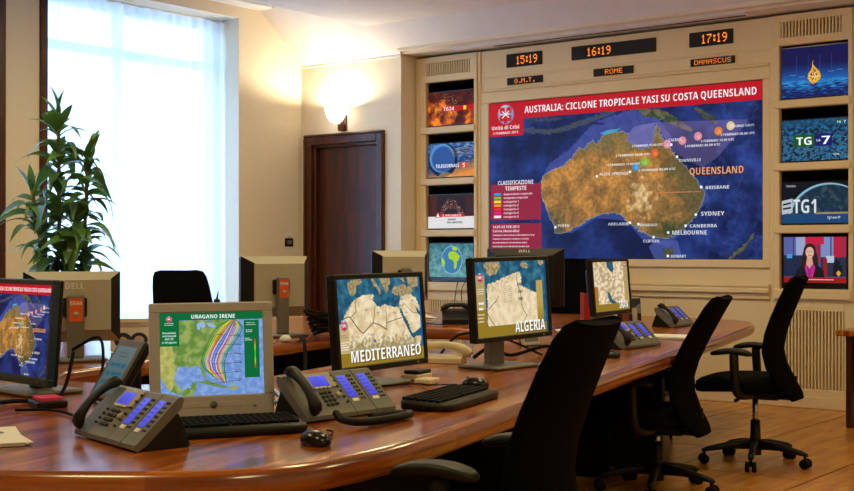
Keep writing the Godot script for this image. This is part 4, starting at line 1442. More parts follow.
# ---------------------------------------------------------------- office chairs
func make_chair(label, at, turn, lift, group, recline = 0.0, arm_lift = 0.0):
	var c = thing("office_chair", label, "chair", at, turn, group)
	put(c, "column", rod(Vector3(0, 0.2, 0), Vector3(0, 0.41 + lift, 0), 0.017, 0.017), M.chrome)
	put(c, "hub", rod(Vector3(0, 0.055, 0), Vector3(0, 0.26, 0), 0.036, 0.028), M.black)
	for k in 5:
		var an = TAU * k / 5.0 + 0.45
		var d = Vector3(sin(an), 0, cos(an))
		var s = Vector3(d.z, 0, -d.x)
		var st = begin(true)
		var rings = []
		for q in [[0.02, 0.115, 0.026, 0.03], [0.15, 0.11, 0.022, 0.022], [0.28, 0.088, 0.018, 0.015], [0.315, 0.078, 0.014, 0.01]]:
			rings.append(ring(d * q[0] + Vector3(0, q[1], 0), s * q[2], Vector3(0, q[3], 0), 10, 0.7))
		loft(st, rings)
		var leg = put(c, "leg", st, M.black)
		st = begin(true)
		for e in [-1, 1]:
			var m = d * 0.305 + Vector3(0, 0.029, 0) + s * 0.019 * e
			tube(st, [m - s * 0.011, m + s * 0.011], 0.029, 14)
		tube(st, [d * 0.3 + Vector3(0, 0.03, 0), d * 0.3 + Vector3(0, 0.08, 0)], 0.008, 8)
		put(leg, "caster", st, M.black_soft)
	put(c, "mechanism", box(Vector3(0, 0.415 + lift, -0.03), Vector3(0.17, 0.055, 0.26), 0.015), M.black)
	put(c, "lever", rod(Vector3(0.08, 0.41 + lift, 0.04), Vector3(0.24, 0.395 + lift, 0.06), 0.007, 0.012, 8), M.black)
	var st2 = begin(true)
	var rs = []
	for q in [[0.435, 0.9], [0.445, 1.0], [0.475, 1.03], [0.505, 1.0], [0.52, 0.9], [0.525, 0.7]]:
		var rr = ring(Vector3(0, q[0] + lift, 0.085), Vector3(0.25 * q[1], 0, 0), Vector3(0, 0, -0.245 * q[1]), 28, 0.62)
		for i in rr.size():
			var f = (rr[i].z - 0.085) / 0.25
			rr[i].y += (-0.02 * f * f if f > 0.0 else 0.012 * f * f) + 0.01 * pow(absf(rr[i].x) / 0.25, 2.0)
		rs.append(rr)
	loft(st2, rs)
	put(c, "seat", st2, M.fabric)
	# the back: bowed lumbar, leaning top
	st2 = begin(true)
	rs = []
	var side = [[-0.345, 0.395, 0.12], [-0.335, 0.43, 0.165], [-0.29, 0.51, 0.205], [-0.245, 0.6, 0.228], [-0.228, 0.68, 0.235], [-0.242, 0.77, 0.235], [-0.275, 0.87, 0.23], [-0.315, 0.97, 0.222], [-0.348, 1.05, 0.21], [-0.366, 1.09, 0.19], [-0.372, 1.105, 0.15]]
	for i in side.size():
		var q = side[i]
		var p = side[maxi(i - 1, 0)]
		var e = side[mini(i + 1, side.size() - 1)]
		var along = Vector3(0, e[1] - p[1], e[0] - p[0]).normalized()
		var nrm = Vector3(0, -along.z, along.y)
		var rr = ring(Vector3(0, q[1] + lift, q[0] + 0.09 - recline * maxf(0.0, q[1] - 0.5)), Vector3(q[2], 0, 0), nrm * 0.019, 24, 0.55)
		for j in rr.size():
			rr[j] += nrm * 0.045 * pow(absf(rr[j].x) / 0.235, 2.0)
		rs.append(rr)
	loft(st2, rs)
	var back = put(c, "backrest", st2, M.mesh_back)
	var tag_st = begin()
	block(tag_st, Vector3(0.0, 0.5 + lift, -0.235), Vector3(0.02, 0.06, 0.012), 0.003)
	put(back, "tension_knob", tag_st, M.black)
	for s in [-1, 1]:
		put(c, "back_bar", rod(Vector3(0.06 * s, 0.41 + lift, -0.08), Vector3(0.1 * s, 0.41 + lift, -0.245), 0.016, 0.014, 10), M.black)
		var pad = begin(true)
		var pr = []
		for q in [[-0.016, 0.8], [-0.008, 0.97], [0.004, 1.0], [0.012, 0.93], [0.016, 0.75]]:
			var rr = ring(Vector3(0.275 * s, 0.672 + lift + arm_lift + q[0], 0.075), Vector3(0.044 * q[1], 0, 0), Vector3(0, 0, -0.122 * q[1]), 20, 0.6)
			for j in rr.size():
				rr[j].y += 0.012 - 0.02 * pow((rr[j].z - 0.075) / 0.12, 2.0)
			pr.append(rr)
		loft(pad, pr)
		var arm = put(c, "armrest", pad, M.black)
		var ps = begin(true)
		tube(ps, smooth_path([Vector3(0.13 * s, 0.42 + lift, 0.0), Vector3(0.25 * s, 0.43 + lift, 0.03), Vector3(0.283 * s, 0.48 + lift, 0.05), Vector3(0.28 * s, 0.665 + lift + arm_lift, 0.06)], 5), 0.026, 10)
		put(arm, "armrest_post", ps, M.black)
		put(arm, "armrest_collar", rod(Vector3(0.283 * s, 0.475 + lift, 0.05), Vector3(0.282 * s, 0.5 + lift, 0.053), 0.0225, 0.0225, 12), M.chrome)
	return c

# ---------------------------------------------------------------- monitors
func monitor(label, at, turn, tilt, roll, sw, sh, bez, body, picture, deep = 0.055, side_mat = null, group = "desk monitors facing the chairs"):
	# "at" is the middle of the picture
	var base = Vector3(at.x, 0.742, at.z)
	var m = thing("monitor", label, "monitor", base, turn, group)
	var tf = Transform3D(Basis(Vector3.RIGHT, deg_to_rad(-tilt)) * Basis(Vector3.BACK, deg_to_rad(roll)), Vector3(0, at.y - 0.742, 0))
	var w = sw + bez[0] * 2
	var h = sh + bez[0] + bez[1]
	var dy = (bez[0] - bez[1]) / 2
	var st = begin()
	block(st, Vector3(0, sh / 2 + bez[0] / 2, -0.01), Vector3(w, bez[0], 0.026), 0.004, tf)
	block(st, Vector3(0, -sh / 2 - bez[1] / 2, -0.01), Vector3(w, bez[1], 0.026), 0.004, tf)
	for s in [-1, 1]:
		block(st, Vector3(s * (sw / 2 + bez[0] / 2), 0, -0.01), Vector3(bez[0], sh + 0.004, 0.026), 0.003, tf)
	put(m, "bezel", st, body)
	st = begin()
	block(st, Vector3(0, dy, -0.028), Vector3(w - 0.004, h - 0.004, 0.02), 0.004, tf)
	block(st, Vector3(0, dy, -deep), Vector3(w * 0.78, h * 0.72, deep), 0.02, tf)
	put(m, "back_housing", st, side_mat if side_mat else M.black)
	put(m, "picture", sheet(Vector3(0, 0, -0.004), sw, sh, tf), lit_picture(picture))
	if bez[1] > 0.05:
		var cb = begin(true)
		tube(cb, [tf * Vector3(0, -sh / 2 - bez[1] * 0.42, 0.001), tf * Vector3(0, -sh / 2 - bez[1] * 0.42, 0.006)], 0.011, 18)
		put(m, "round_button", cb, M.silver_dark)
		put(m, "control_strip", box(Vector3(0, -sh / 2 - bez[1] * 0.42, 0.0025), Vector3(sw * 0.6, 0.016, 0.003), 0.001, tf), M.silver)
	put(m, "power_button", box(Vector3(sw * 0.4, -sh / 2 - bez[1] * 0.55, 0.004), Vector3(0.012, 0.006, 0.003), 0.001, tf), M.silver_dark)
	put(m, "stand_neck", span(Vector3(-0.05, 0.01, -0.13), Vector3(0.05, at.y - 0.742 + 0.03, -0.085), 0.006), M.silver_dark)
	put(m, "stand_foot", span(Vector3(-0.15, 0.0, -0.2), Vector3(0.15, 0.016, 0.03), 0.006), M.silver_dark)
	return m

# a monitor seen from behind: picture side away from us
func monitor_back(label, at, turn, w, h, low, shell, rim, brand, sticker = ""):
	var m = thing("monitor", label, "monitor", at, turn, "monitors seen from behind")
	var cy = low + h / 2
	var st = begin()
	block(st, Vector3(0, cy, 0.02), Vector3(w, h, 0.035), 0.006)
	put(m, "bezel", st, rim)
	put(m, "panel_face", sheet(Vector3(0, cy, 0.0), w - 0.05, h - 0.06, Transform3D(Basis(Vector3.UP, PI), Vector3(0, 0, 0.0))), M.gloss_black)
	# tapering shell
	st = begin()
	var flanks = [begin(), begin()]
	var rings = []
	for q in [[0.037, 1.0, 1.0, 0.0], [0.095, 0.76, 0.74, 0.01], [0.106, 0.73, 0.71, 0.01]]:
		rings.append([Vector3(-w / 2 * q[1], cy - h / 2 * q[2] + q[3], q[0]), Vector3(w / 2 * q[1], cy - h / 2 * q[2] + q[3], q[0]), Vector3(w / 2 * q[1], cy + h / 2 * q[2] + q[3], q[0]), Vector3(-w / 2 * q[1], cy + h / 2 * q[2] + q[3], q[0])])
	for i in 2:
		for j in 4:
			var k = (j + 1) % 4
			face(flanks[j / 2] if j % 2 == 1 and i == 0 else st, [rings[i][j], rings[i][k], rings[i + 1][k], rings[i + 1][j]], Vector3(0, cy, -1.0))
	face(st, rings[2], Vector3(0, cy, 0))
	put(m, "back_shell", st, shell)
	for f in flanks:
		put(m, "side_flank", f, rim)
	if brand:
		if shell == M.black:
			letters(m, "raised_lettering", brand, 0.026, Vector3(0, cy + h * 0.45, 0.0665), Vector3(-42, 0, 0), M.silver)
		else:
			letters(m, "raised_lettering", brand, 0.028, Vector3(0, cy + h * 0.3, 0.107), Vector3.ZERO, M.paper)
	var nk = put(m, "stand_neck", span(Vector3(-0.04, 0.015, 0.118), Vector3(0.04, cy + 0.06, 0.15), 0.008), M.silver_dark)
	if sticker:
		put(nk, "orange_sticker", box(Vector3(0, cy - 0.01, 0.1515), Vector3(0.062, 0.11, 0.002)), M.orange)
		letters(nk, "sticker_number", sticker, 0.018, Vector3(0, cy + 0.02, 0.153), Vector3.ZERO, M.white, 0.001)
		put(nk, "sticker_emblem", rod(Vector3(0, cy - 0.03, 0.1515), Vector3(0, cy - 0.03, 0.154), 0.012, 0.012, 14), M.silver)
	put(m, "stand_hinge", box(Vector3(0, cy, 0.113), Vector3(0.11, 0.09, 0.03), 0.006), M.black)
	put(m, "stand_foot", span(Vector3(-0.14, 0.0, 0.0), Vector3(0.14, 0.016, 0.22), 0.006), M.silver_dark)
	return m

# ---------------------------------------------------------------- telephones
func wedge(w, deep, front, back):
	var st = begin()
	var p = [Vector2(-deep / 2, 0.0), Vector2(deep / 2, 0.0), Vector2(deep / 2, front), Vector2(deep / 2 - 0.012, front + 0.008), Vector2(-deep / 2 + 0.015, back), Vector2(-deep / 2, back - 0.012)]
	slab(st, p, -w / 2, w / 2, Transform3D(Basis(Vector3(0, 0, 1), Vector3(0, 1, 0), Vector3(-1, 0, 0)), Vector3.ZERO))
	return st

# the thin tilted slab of a phone and the prop behind it
func phone_slab(w, thick):
	var st = begin()
	var p = [Vector2(0.072, 0.0), Vector2(0.083, 0.006), Vector2(0.081, 0.02), Vector2(0.068, 0.03), Vector2(-0.065, 0.155), Vector2(-0.078, 0.158), Vector2(-0.086, 0.148), Vector2(-0.068 - thick * 0.3, 0.152 - thick), Vector2(0.045, 0.03 - thick * 0.55)]
	slab(st, p, -w / 2, w / 2, Transform3D(Basis(Vector3(0, 0, 1), Vector3(0, 1, 0), Vector3(-1, 0, 0)), Vector3.ZERO))
	return st

func phone_prop(w):
	var st = begin()
	var p = [Vector2(0.05, 0.0), Vector2(0.03, 0.034), Vector2(-0.058, 0.118), Vector2(-0.075, 0.1), Vector2(-0.11, 0.008), Vector2(-0.11, 0.0)]
	slab(st, p, -w / 2, w / 2, Transform3D(Basis(Vector3(0, 0, 1), Vector3(0, 1, 0), Vector3(-1, 0, 0)), Vector3.ZERO))
	return st

func desk_phone(label, at, turn, modules, panel_group = "grey desk phones with blue displays"):
	var t = thing("desk_phone", label, "telephone", at, turn, panel_group)
	t.scale = Vector3.ONE * 0.84
	var tf = Transform3D(Basis(Vector3.RIGHT, atan2(0.125, 0.133)), Vector3(0, 0.0925, 0.0015))
	put(t, "body", phone_slab(0.25, 0.034), M.phone)
	put(t, "face_plate", box(Vector3(0.045, 0.002, -0.055), Vector3(0.135, 0.006, 0.072), 0.002, tf), M.phone_light)
	put(t, "display", sheet(Vector3.ZERO, 0.086, 0.05, tf * Transform3D(Basis(Vector3.RIGHT, -PI / 2), Vector3(0.035, 0.0058, -0.05))), M.lcd)
	var st = begin()
	for i in 4:
		block(st, Vector3(0.005 + i * 0.021, 0.005, -0.018), Vector3(0.014, 0.006, 0.007), 0.001, tf)
	put(t, "soft_keys", st, M.white)
	st = begin()
	for i in 3:
		for j in 4:
			block(st, Vector3(0.012 + i * 0.022, 0.004, 0.004 + j * 0.019), Vector3(0.015, 0.008, 0.011), 0.002, tf)
	for j in 6:
		block(st, Vector3(0.112, 0.004, -0.072 + j * 0.026), Vector3(0.01, 0.008, 0.008), 0.002, tf)
	for j in 4:
		block(st, Vector3(-0.028, 0.004, 0.004 + j * 0.019), Vector3(0.011, 0.008, 0.008), 0.002, tf)
	put(t, "keypad", st, M.phone_key).set_meta("kind", "stuff")
	st = begin(true)
	tube(st, [tf * Vector3(0.092, 0.0, 0.02), tf * Vector3(0.092, 0.007, 0.02)], 0.012, 14)
	put(t, "navigation_pad", st, M.phone_light)
	# handset on its cradle at the left
	st = begin(true)
	var rings = []
	for q in [[-0.108, 0.018, 0.012, 0.012], [-0.102, 0.025, 0.025, 0.02], [-0.08, 0.032, 0.027, 0.022], [-0.055, 0.04, 0.024, 0.014], [-0.02, 0.046, 0.021, 0.012], [0.025, 0.046, 0.021, 0.012], [0.06, 0.04, 0.024, 0.014], [0.084, 0.03, 0.027, 0.022], [0.102, 0.022, 0.024, 0.018], [0.107, 0.015, 0.012, 0.01]]:
		rings.append(ring(tf * Vector3(-0.088, q[1], q[0]), tf.basis * Vector3(q[2], 0, 0), tf.basis * Vector3(0, q[3], 0), 14, 0.8))
	loft(st, rings)
	put(t, "handset", st, M.black)
	var prop = put(t, "rear_stand", phone_prop(0.235 + 0.104 * modules), M.black)
	prop.position.x = 0.053 * modules
	for k in modules:
		var x = 0.179 + k * 0.107
		st = phone_slab(0.102, 0.03)
		var o = put(t, "line_module", st, M.phone)
		o.position.x = x
		put(o, "module_display", sheet(Vector3.ZERO, 0.044, 0.108, tf * Transform3D(Basis(Vector3.RIGHT, -PI / 2), Vector3(-0.018, 0.0015, -0.016))), M.lcd)
		put(o, "module_label", box(Vector3(-0.018, 0.0005, 0.052), Vector3(0.032, 0.003, 0.014), 0.0, tf), M.white)
		st = begin()
		for j in 7:
			for i in 2:
				block(st, Vector3(0.018 + i * 0.014, 0.001, -0.066 + j * 0.019), Vector3(0.009, 0.006, 0.009), 0.002, tf)
		put(o, "module_keys", st, M.phone_key).set_meta("kind", "stuff")
	return t

func keyboard(label, at, turn, wide = 0.46):
	var k = thing("keyboard", label, "keyboard", at, turn, "black computer keyboards")
	var st = begin(true)
	var rings = []
	for q in [[0.0, 0.97], [0.004, 1.0], [0.016, 1.0], [0.022, 0.97]]:
		var rr = ring(Vector3(0, q[0], 0), Vector3(wide / 2 * q[1], 0, 0), Vector3(0, 0, -0.1 * q[1]), 32, 0.3)
		for i in rr.size():
			rr[i].y += 0.011 * (0.5 - rr[i].z / 0.2) if q[0] > 0.01 else 0.0
		rings.append(rr)
	loft(st, rings)
	put(k, "case", st, M.black)
	st = begin()
	for r in 6:
		var n = 19
		for c in n:
			if r == 5 and c > 3 and c < 9:
				if c == 4:
					block(st, Vector3(-wide / 2 + 0.025 + 6.0 * (wide - 0.04) / n, 0.029, 0.0425), Vector3(0.1, 0.008, 0.016), 0.002)
				continue
			block(st, Vector3(-wide / 2 + 0.03 + c * (wide - 0.04) / n, 0.036 - r * 0.0013, -0.075 + r * 0.0235), Vector3((wide - 0.04) / n - 0.003, 0.008, 0.017), 0.002)
	put(k, "keys", st, M.black_soft).set_meta("kind", "stuff")
	return k

func mouse(label, at, turn, r = 1.0):
	var m = thing("computer_mouse", label, "mouse", at, turn, "black computer mice")
	var st = begin(true)
	var rings = []
	for q in [[0.0, 0.92], [0.006, 1.0], [0.018, 0.96], [0.028, 0.8], [0.034, 0.55], [0.037, 0.25]]:
		rings.append(ring(Vector3(0, q[0] * r, 0.004 * q[1]), Vector3(0.033 * q[1], 0, 0) * r, Vector3(0, 0, -0.055 * q[1]) * r, 20, 0.85))
	loft(st, rings)
	put(m, "shell", st, M.gloss_black)
	put(m, "scroll_wheel", rod(Vector3(-0.004, 0.032, -0.025) * r, Vector3(0.004, 0.032, -0.025) * r, 0.009 * r, 0.009 * r, 12), M.silver_dark)
	return m

func cable(label, pts, r = 0.004, material = null):
	var c = thing("cable", label, "cable", Vector3.ZERO)
	var st = begin(true)
	tube(st, smooth_path(pts, 6), r, 6)
	put(c, "cord", st, material if material else M.black_soft)

func papers(label, at, turn, n, w = 0.21, h = 0.297):
	var p = thing("paper_stack", label, "paper", at, turn)
	for k in n:
		var o = put(p, "sheet", box(Vector3(0, 0.001 + k * 0.0022, 0), Vector3(w, 0.0018, h)), M.paper)
		o.rotation_degrees.y = (k * 37) % 11 - 5
	return p

# ---------------------------------------------------------------- plants
func leaf_mesh(long, wide, droop):
	var st = begin(true)
	var L = []
	var R = []
	var C = []
	for i in 8:
		var s = i / 7.0
		var a = 0.25 + droop * s
		var p = Vector3(0, sin(0.9 - a) * long * s * 0.8, long * s * (0.55 + 0.45 * cos(a)))
		p.y = long * (0.55 * s - droop * 0.75 * s * s)
		p.z = long * s * (1.0 - 0.18 * droop * s)
		var w = wide * sin(PI * pow(0.06 + 0.94 * s, 0.75)) + 0.003 * (1.0 - s)
		C.append(p)
		L.append(p + Vector3(-w, w * 0.25, 0))
		R.append(p + Vector3(w, w * 0.25, 0))
	for i in 7:
		four(st, L[i], L[i + 1], C[i + 1], C[i])
		four(st, C[i], C[i + 1], R[i + 1], R[i])
	return done(st)

func build_plants():
	var p = thing("potted_dracaena", "tall leafy green dracaena standing before the sheer curtain", "plant", Vector3(1.07, 0.0, 4.03))
	var st = begin(true)
	lathe(st, [Vector2(0.0, 0.0), Vector2(0.15, 0.0), Vector2(0.19, 0.32), Vector2(0.205, 0.34), Vector2(0.205, 0.38), Vector2(0.18, 0.38), Vector2(0.175, 0.33), Vector2(0.0, 0.33)], 24)
	put(p, "pot", st, M.clay)
	put(p, "soil", rod(Vector3(0, 0.3, 0), Vector3(0, 0.345, 0), 0.172, 0.172, 20), M.soil)
	var r = RandomNumberGenerator.new()
	r.seed = 77
	var kinds = []
	for q in [[0.3, 0.042, 0.85], [0.38, 0.046, 1.15], [0.34, 0.054, 1.4], [0.32, 0.042, 0.4]]:
		kinds.append(leaf_mesh(q[0], q[1], q[2]))
	var stems = [[0.0, 0.05, 2.3, 0.03, -0.05], [0.07, -0.05, 2.02, 0.1, -0.12], [-0.07, -0.02, 1.72, -0.06, 0.14], [0.02, 0.08, 1.5, 0.12, -0.16]]
	for s in stems:
		var a = Vector3(s[0], 0.3, s[1])
		var b = Vector3(s[0] + s[3], s[2], s[1] + s[4])
		st = begin(true)
		var mid = a.lerp(b, 0.5) + Vector3(0.03, 0, -0.02)
		var path = smooth_path([a, mid, b], 8)
		tube(st, path, 0.014, 8)
		put(p, "stem", st, M.stem)
		var from = maxf(0.95, s[2] - 1.25)
		var n = int((s[2] - from) * 66.0)
		for k in n:
			var f = k / float(n - 1)
			var y = lerpf(from, s[2], f)
			var q = a.lerp(b, (y - 0.3) / (s[2] - 0.3)) + Vector3(0.03, 0, -0.02) * (1.0 - absf((y - 0.3) / (s[2] - 0.3) * 2.0 - 1.0))
			var kind = r.randi_range(0, 2) if f < 0.9 else 3
			var o = put(p, "leaf", kinds[kind], M["leaf_%d" % r.randi_range(0, 2)])
			o.position = q
			o.rotation = Vector3(-0.35 * f * f - (0.7 if f > 0.95 else 0.0) + r.randf_range(-0.45, 0.4), k * 2.4 + r.randf_range(-0.9, 0.9), r.randf_range(-0.5, 0.5))
			o.scale = Vector3.ONE * r.randf_range(0.6, 1.15) * (0.8 if f > 0.9 else 1.0)
	var q2 = thing("bromeliad", "low potted plant with broad reddish-brown leaves near the pier", "plant", Vector3(1.7, 0.0, 5.0))
	st = begin(true)
	lathe(st, [Vector2(0.0, 0.0), Vector2(0.12, 0.0), Vector2(0.16, 0.7), Vector2(0.17, 0.72), Vector2(0.15, 0.72), Vector2(0.145, 0.68), Vector2(0.0, 0.68)], 20)
	put(q2, "pot", st, M.clay)
	var lm = leaf_mesh(0.34, 0.045, 0.75)
	for k in 22:
		var o = put(q2, "leaf", lm, M.dry_leaf if k % 3 else M.leaf_0)
		o.position = Vector3(0, 0.7, 0)
		o.rotation = Vector3(r.randf_range(-0.9, 0.0), k * 2.4, 0)
		o.scale = Vector3.ONE * r.randf_range(0.7, 1.0)

# ---------------------------------------------------------------- small things on the table
func cream_phone():
	var t = thing("desk_phone", "cream telephone with its handset lying across, beside the ALGERIA monitor", "telephone", Vector3(5.6, 0.742, 5.14), 20.0)
	put(t, "body", wedge(0.2, 0.11, 0.02, 0.035), M.cream)
	var st = begin(true)
	var rings = []
	for q in [[-0.135, 0.05, 0.014, 0.012], [-0.125, 0.055, 0.028, 0.024], [-0.095, 0.064, 0.03, 0.027], [-0.06, 0.074, 0.027, 0.02], [0.0, 0.08, 0.026, 0.018], [0.06, 0.072, 0.027, 0.02], [0.095, 0.058, 0.03, 0.027], [0.125, 0.046, 0.028, 0.024], [0.135, 0.04, 0.014, 0.012]]:
		rings.append(ring(Vector3(q[0], q[1], -0.015), Vector3(0, 0, q[2]), Vector3(0, q[3], 0), 14, 0.8))
	loft(st, rings)
	put(t, "handset", st, M.cream)
	st = begin()
	for i in 3:
		for j in 3:
			block(st, Vector3(-0.03 + i * 0.03, 0.026 - j * 0.002, 0.022 + j * 0.011), Vector3(0.018, 0.006, 0.007), 0.002)
	put(t, "keypad", st, M.silver_dark).set_meta("kind", "stuff")

func touch_panel():
	var t = thing("touch_panel", "grey touch-screen panel leaning back behind the desk phone", "tablet", Vector3(5.66, 0.756, 7.1), -14.0)
	var tf = Transform3D(Basis(Vector3.RIGHT, deg_to_rad(-32.0)) , Vector3(0, 0.004, 0.03))
	put(t, "casing", box(Vector3(0, 0.115, -0.02), Vector3(0.19, 0.23, 0.035), 0.008, tf), M.black)
	put(t, "front_frame", box(Vector3(0, 0.115, 0.0), Vector3(0.186, 0.226, 0.006), 0.002, tf), M.silver_dark)
	var im = canvas(90, 120, Color8(86, 104, 100))
	shade_down(im, Color8(96, 112, 108), Color8(70, 96, 96))
	small_rows(im, 22, 14, 46, 2, 9, Color8(50, 60, 64), 0.7, 3)
	for j in 3:
		for i in 3:
			bar(im, 8 + i * 26, 42 + j * 22, 22, 12, Color8(40, 96, 116))
			small_rows(im, 10 + i * 26, 46 + j * 22, 18, 1, 6, Color8(16, 40, 54), 0.8, i + j)
	put(t, "touch_screen", sheet(Vector3(0, 0.11, 0.0035), 0.15, 0.18, tf), lit_picture(im, 0.9))
	put(t, "rear_prop", box(Vector3(0, 0.055, -0.09), Vector3(0.1, 0.11, 0.02), 0.004), M.black)

func printed_card(label, at, turn, w, h, lean, kind):
	var c = thing("printed_box", label, "box", at, turn)
	var tf = Transform3D(Basis(Vector3.RIGHT, deg_to_rad(-lean)), Vector3.ZERO)
	put(c, "carton", box(Vector3(0, h / 2, -0.03), Vector3(w, h, 0.055), 0.002, tf), M.paper)
	var im = canvas(96, 80, Color8(222, 214, 200))
	if kind == 0:
		disc(im, 26, 54, 20, Color8(28, 32, 70))
		disc(im, 62, 54, 20, Color8(28, 32, 70))
		disc(im, 62, 54, 12, Color8(190, 170, 150))
		disc(im, 26, 54, 10, Color8(200, 170, 40))
		bar(im, 8, 8, 80, 14, Color8(190, 176, 160))
		small_rows(im, 12, 11, 70, 2, 6, Color8(90, 80, 80), 0.7, 4)
	else:
		bar(im, 0, 0, 96, 40, Color8(40, 50, 70))
		area(im, [0, 40, 30, 18, 60, 34, 96, 14, 96, 46, 0, 46], Color8(120, 128, 140))
		bar(im, 0, 46, 96, 34, Color8(30, 28, 28))
		bar(im, 20, 34, 26, 40, Color8(120, 60, 46))
		bar(im, 60, 30, 20, 44, Color8(190, 180, 170))
	put(c, "printed_front", sheet(Vector3(0, h / 2, -0.0015), w - 0.006, h - 0.006, tf), print_picture(im))

func build_clutter():
	# front left
	papers("white papers on the table edge beside the blue-black monitor", Vector3(6.03, 0.742, 7.83), 65.0, 4, 0.23, 0.33)
	var ps = thing("document_tray", "grey document tray of papers under the blue-black monitor", "tray", Vector3(5.16, 0.742, 7.36), -4.0)
	put(ps, "tray", box(Vector3(-0.05, 0.02, 0.0), Vector3(0.33, 0.04, 0.1), 0.006), M.silver)
	put(ps, "papers", box(Vector3(-0.05, 0.05, 0.0), Vector3(0.3, 0.018, 0.09), 0.002), M.paper)
	var nt = thing("sticky_note_pad", "pink sticky note pad lying under the blue-black monitor", "note pad", Vector3(5.56, 0.764, 7.27), -20.0)
	put(nt, "pad", box(Vector3(0, 0.006, 0), Vector3(0.1, 0.012, 0.075), 0.001), M.pink)
	put(nt, "holder", box(Vector3(0, -0.011, 0), Vector3(0.13, 0.022, 0.1), 0.004), M.black)
	cable("black cable running from the blue-black monitor to the desk phone", [Vector3(5.4, 0.9, 7.05), Vector3(5.45, 0.79, 7.12), Vector3(5.47, 0.752, 7.19), Vector3(5.4, 0.75, 7.3), Vector3(5.42, 0.75, 7.4)], 0.007)
	cable("black cable lying behind the grey desk phone", [Vector3(5.6, 0.748, 7.42), Vector3(5.7, 0.75, 7.36), Vector3(5.84, 0.748, 7.38), Vector3(5.98, 0.748, 7.46), Vector3(6.12, 0.75, 7.46)], 0.005)
	cable("thin black cable arching beside the touch panel", [Vector3(5.3, 0.9, 6.98), Vector3(5.44, 0.95, 6.97), Vector3(5.5, 0.85, 7.0), Vector3(5.52, 0.745, 7.05)], 0.006)
	var pen = thing("ballpoint_pen", "dark pen lying on the papers", "pen", Vector3(6.0, 0.756, 7.8), 30.0)
	put(pen, "barrel", rod(Vector3(-0.07, 0, 0), Vector3(0.05, 0, 0), 0.005, 0.005, 8), M.black)
	put(pen, "tip", rod(Vector3(0.05, 0, 0), Vector3(0.07, 0, 0), 0.005, 0.001, 8), M.steel)
	# behind the silver monitor
	var wc = thing("webcam_clip", "small black clip standing on the silver monitor's top edge", "clip", Vector3(6.19, 1.1, 7.12), 57.0)
	put(wc, "clip_body", box(Vector3(0.02, 0.004, 0.0), Vector3(0.018, 0.012, 0.02), 0.003), M.black)
	put(wc, "clip_tip", rod(Vector3(0.02, 0.008, 0), Vector3(0.024, 0.035, 0), 0.004, 0.001, 8), M.black)
	printed_card("white printed box with round navy emblems behind the silver monitor", Vector3(4.0, 0.75, 5.66), 50.0, 0.22, 0.165, 8.0, 0)
	printed_card("white printed box with emblems beneath the beige monitor by the door", Vector3(4.02, 0.752, 4.78), 48.0, 0.13, 0.17, 12.0, 0)
	var m2 = thing("computer_mouse", "white mouse on the far table beside the printed box", "mouse", Vector3(4.05, 0.742, 4.6), 30.0)
	var st = begin(true)
	loft(st, [ring(Vector3(0, 0, 0), Vector3(0.03, 0, 0), Vector3(0, 0, -0.05), 18, 0.85), ring(Vector3(0, 0.015, 0), Vector3(0.032, 0, 0), Vector3(0, 0, -0.052), 18, 0.85), ring(Vector3(0, 0.03, 0.003), Vector3(0.022, 0, 0), Vector3(0, 0, -0.036), 18, 0.85), ring(Vector3(0, 0.034, 0.004), Vector3(0.008, 0, 0), Vector3(0, 0, -0.014), 18, 0.85)])
	put(m2, "shell", st, M.white)
	# thick cables dropping into the ring's opening
	cable("thick black cable looping between the tables behind the desk phone", [Vector3(4.02, 0.756, 4.42), Vector3(4.1, 0.758, 4.52), Vector3(4.2, 0.74, 4.6), Vector3(4.3, 0.6, 4.7), Vector3(4.42, 0.46, 4.86), Vector3(4.55, 0.42, 5.06), Vector3(4.6, 0.5, 5.24), Vector3(4.56, 0.6, 5.32)], 0.012)
	cable("black cable hanging below the beige monitor by the door", [Vector3(3.98, 0.752, 4.9), Vector3(4.1, 0.754, 4.96), Vector3(4.2, 0.75, 5.02), Vector3(4.29, 0.62, 5.08), Vector3(4.4, 0.5, 5.2)], 0.008)
	var bundle = thing("cable_bundle", "dark heap of cables under the beige monitor by the door", "cables", Vector3(3.95, 0.752, 4.14), 0.0)
	for k in 7:
		st = begin(true)
		var pts = []
		for i in 10:
			var an = i * 0.75 + k * 0.9
			pts.append(Vector3(cos(an) * (0.07 + 0.012 * k), 0.012 + 0.02 * k + 0.012 * sin(i * 1.7 + k), sin(an) * (0.09 + 0.006 * k)))
		tube(st, smooth_path(pts, 4), 0.008, 6)
		put(bundle, "loop", st, M.black_soft)
	cable("thin blue-lit network cable behind the silver monitor", [Vector3(5.72, 0.745, 6.42), Vector3(5.85, 0.75, 6.5), Vector3(6.0, 0.746, 6.62), Vector3(6.1, 0.746, 6.75)], 0.005, plain(Color8(120, 170, 214), 0.4))
	# coiled cord of the middle phone
	var cc = thing("coiled_cord", "black coiled handset cord lying before the desk phone with line modules", "cord", Vector3.ZERO)
	st = begin(true)
	var way = smooth_path([Vector3(6.59, 0.77, 6.98), Vector3(6.66, 0.76, 7.02), Vector3(6.71, 0.756, 6.98), Vector3(6.72, 0.756, 6.86), Vector3(6.7, 0.756, 6.76), Vector3(6.66, 0.756, 6.8), Vector3(6.64, 0.756, 6.88)], 120)
	var coil = []
	for i in way.size():
		var dir = (way[mini(i + 1, way.size() - 1)] - way[maxi(i - 1, 0)]).normalized()
		var sd = dir.cross(Vector3.UP).normalized()
		coil.append(way[i] + sd * cos(i * 1.05) * 0.0095 + Vector3.UP * sin(i * 1.05) * 0.0095)
	tube(st, coil, 0.0036, 5)
	put(cc, "coil", st, M.black)
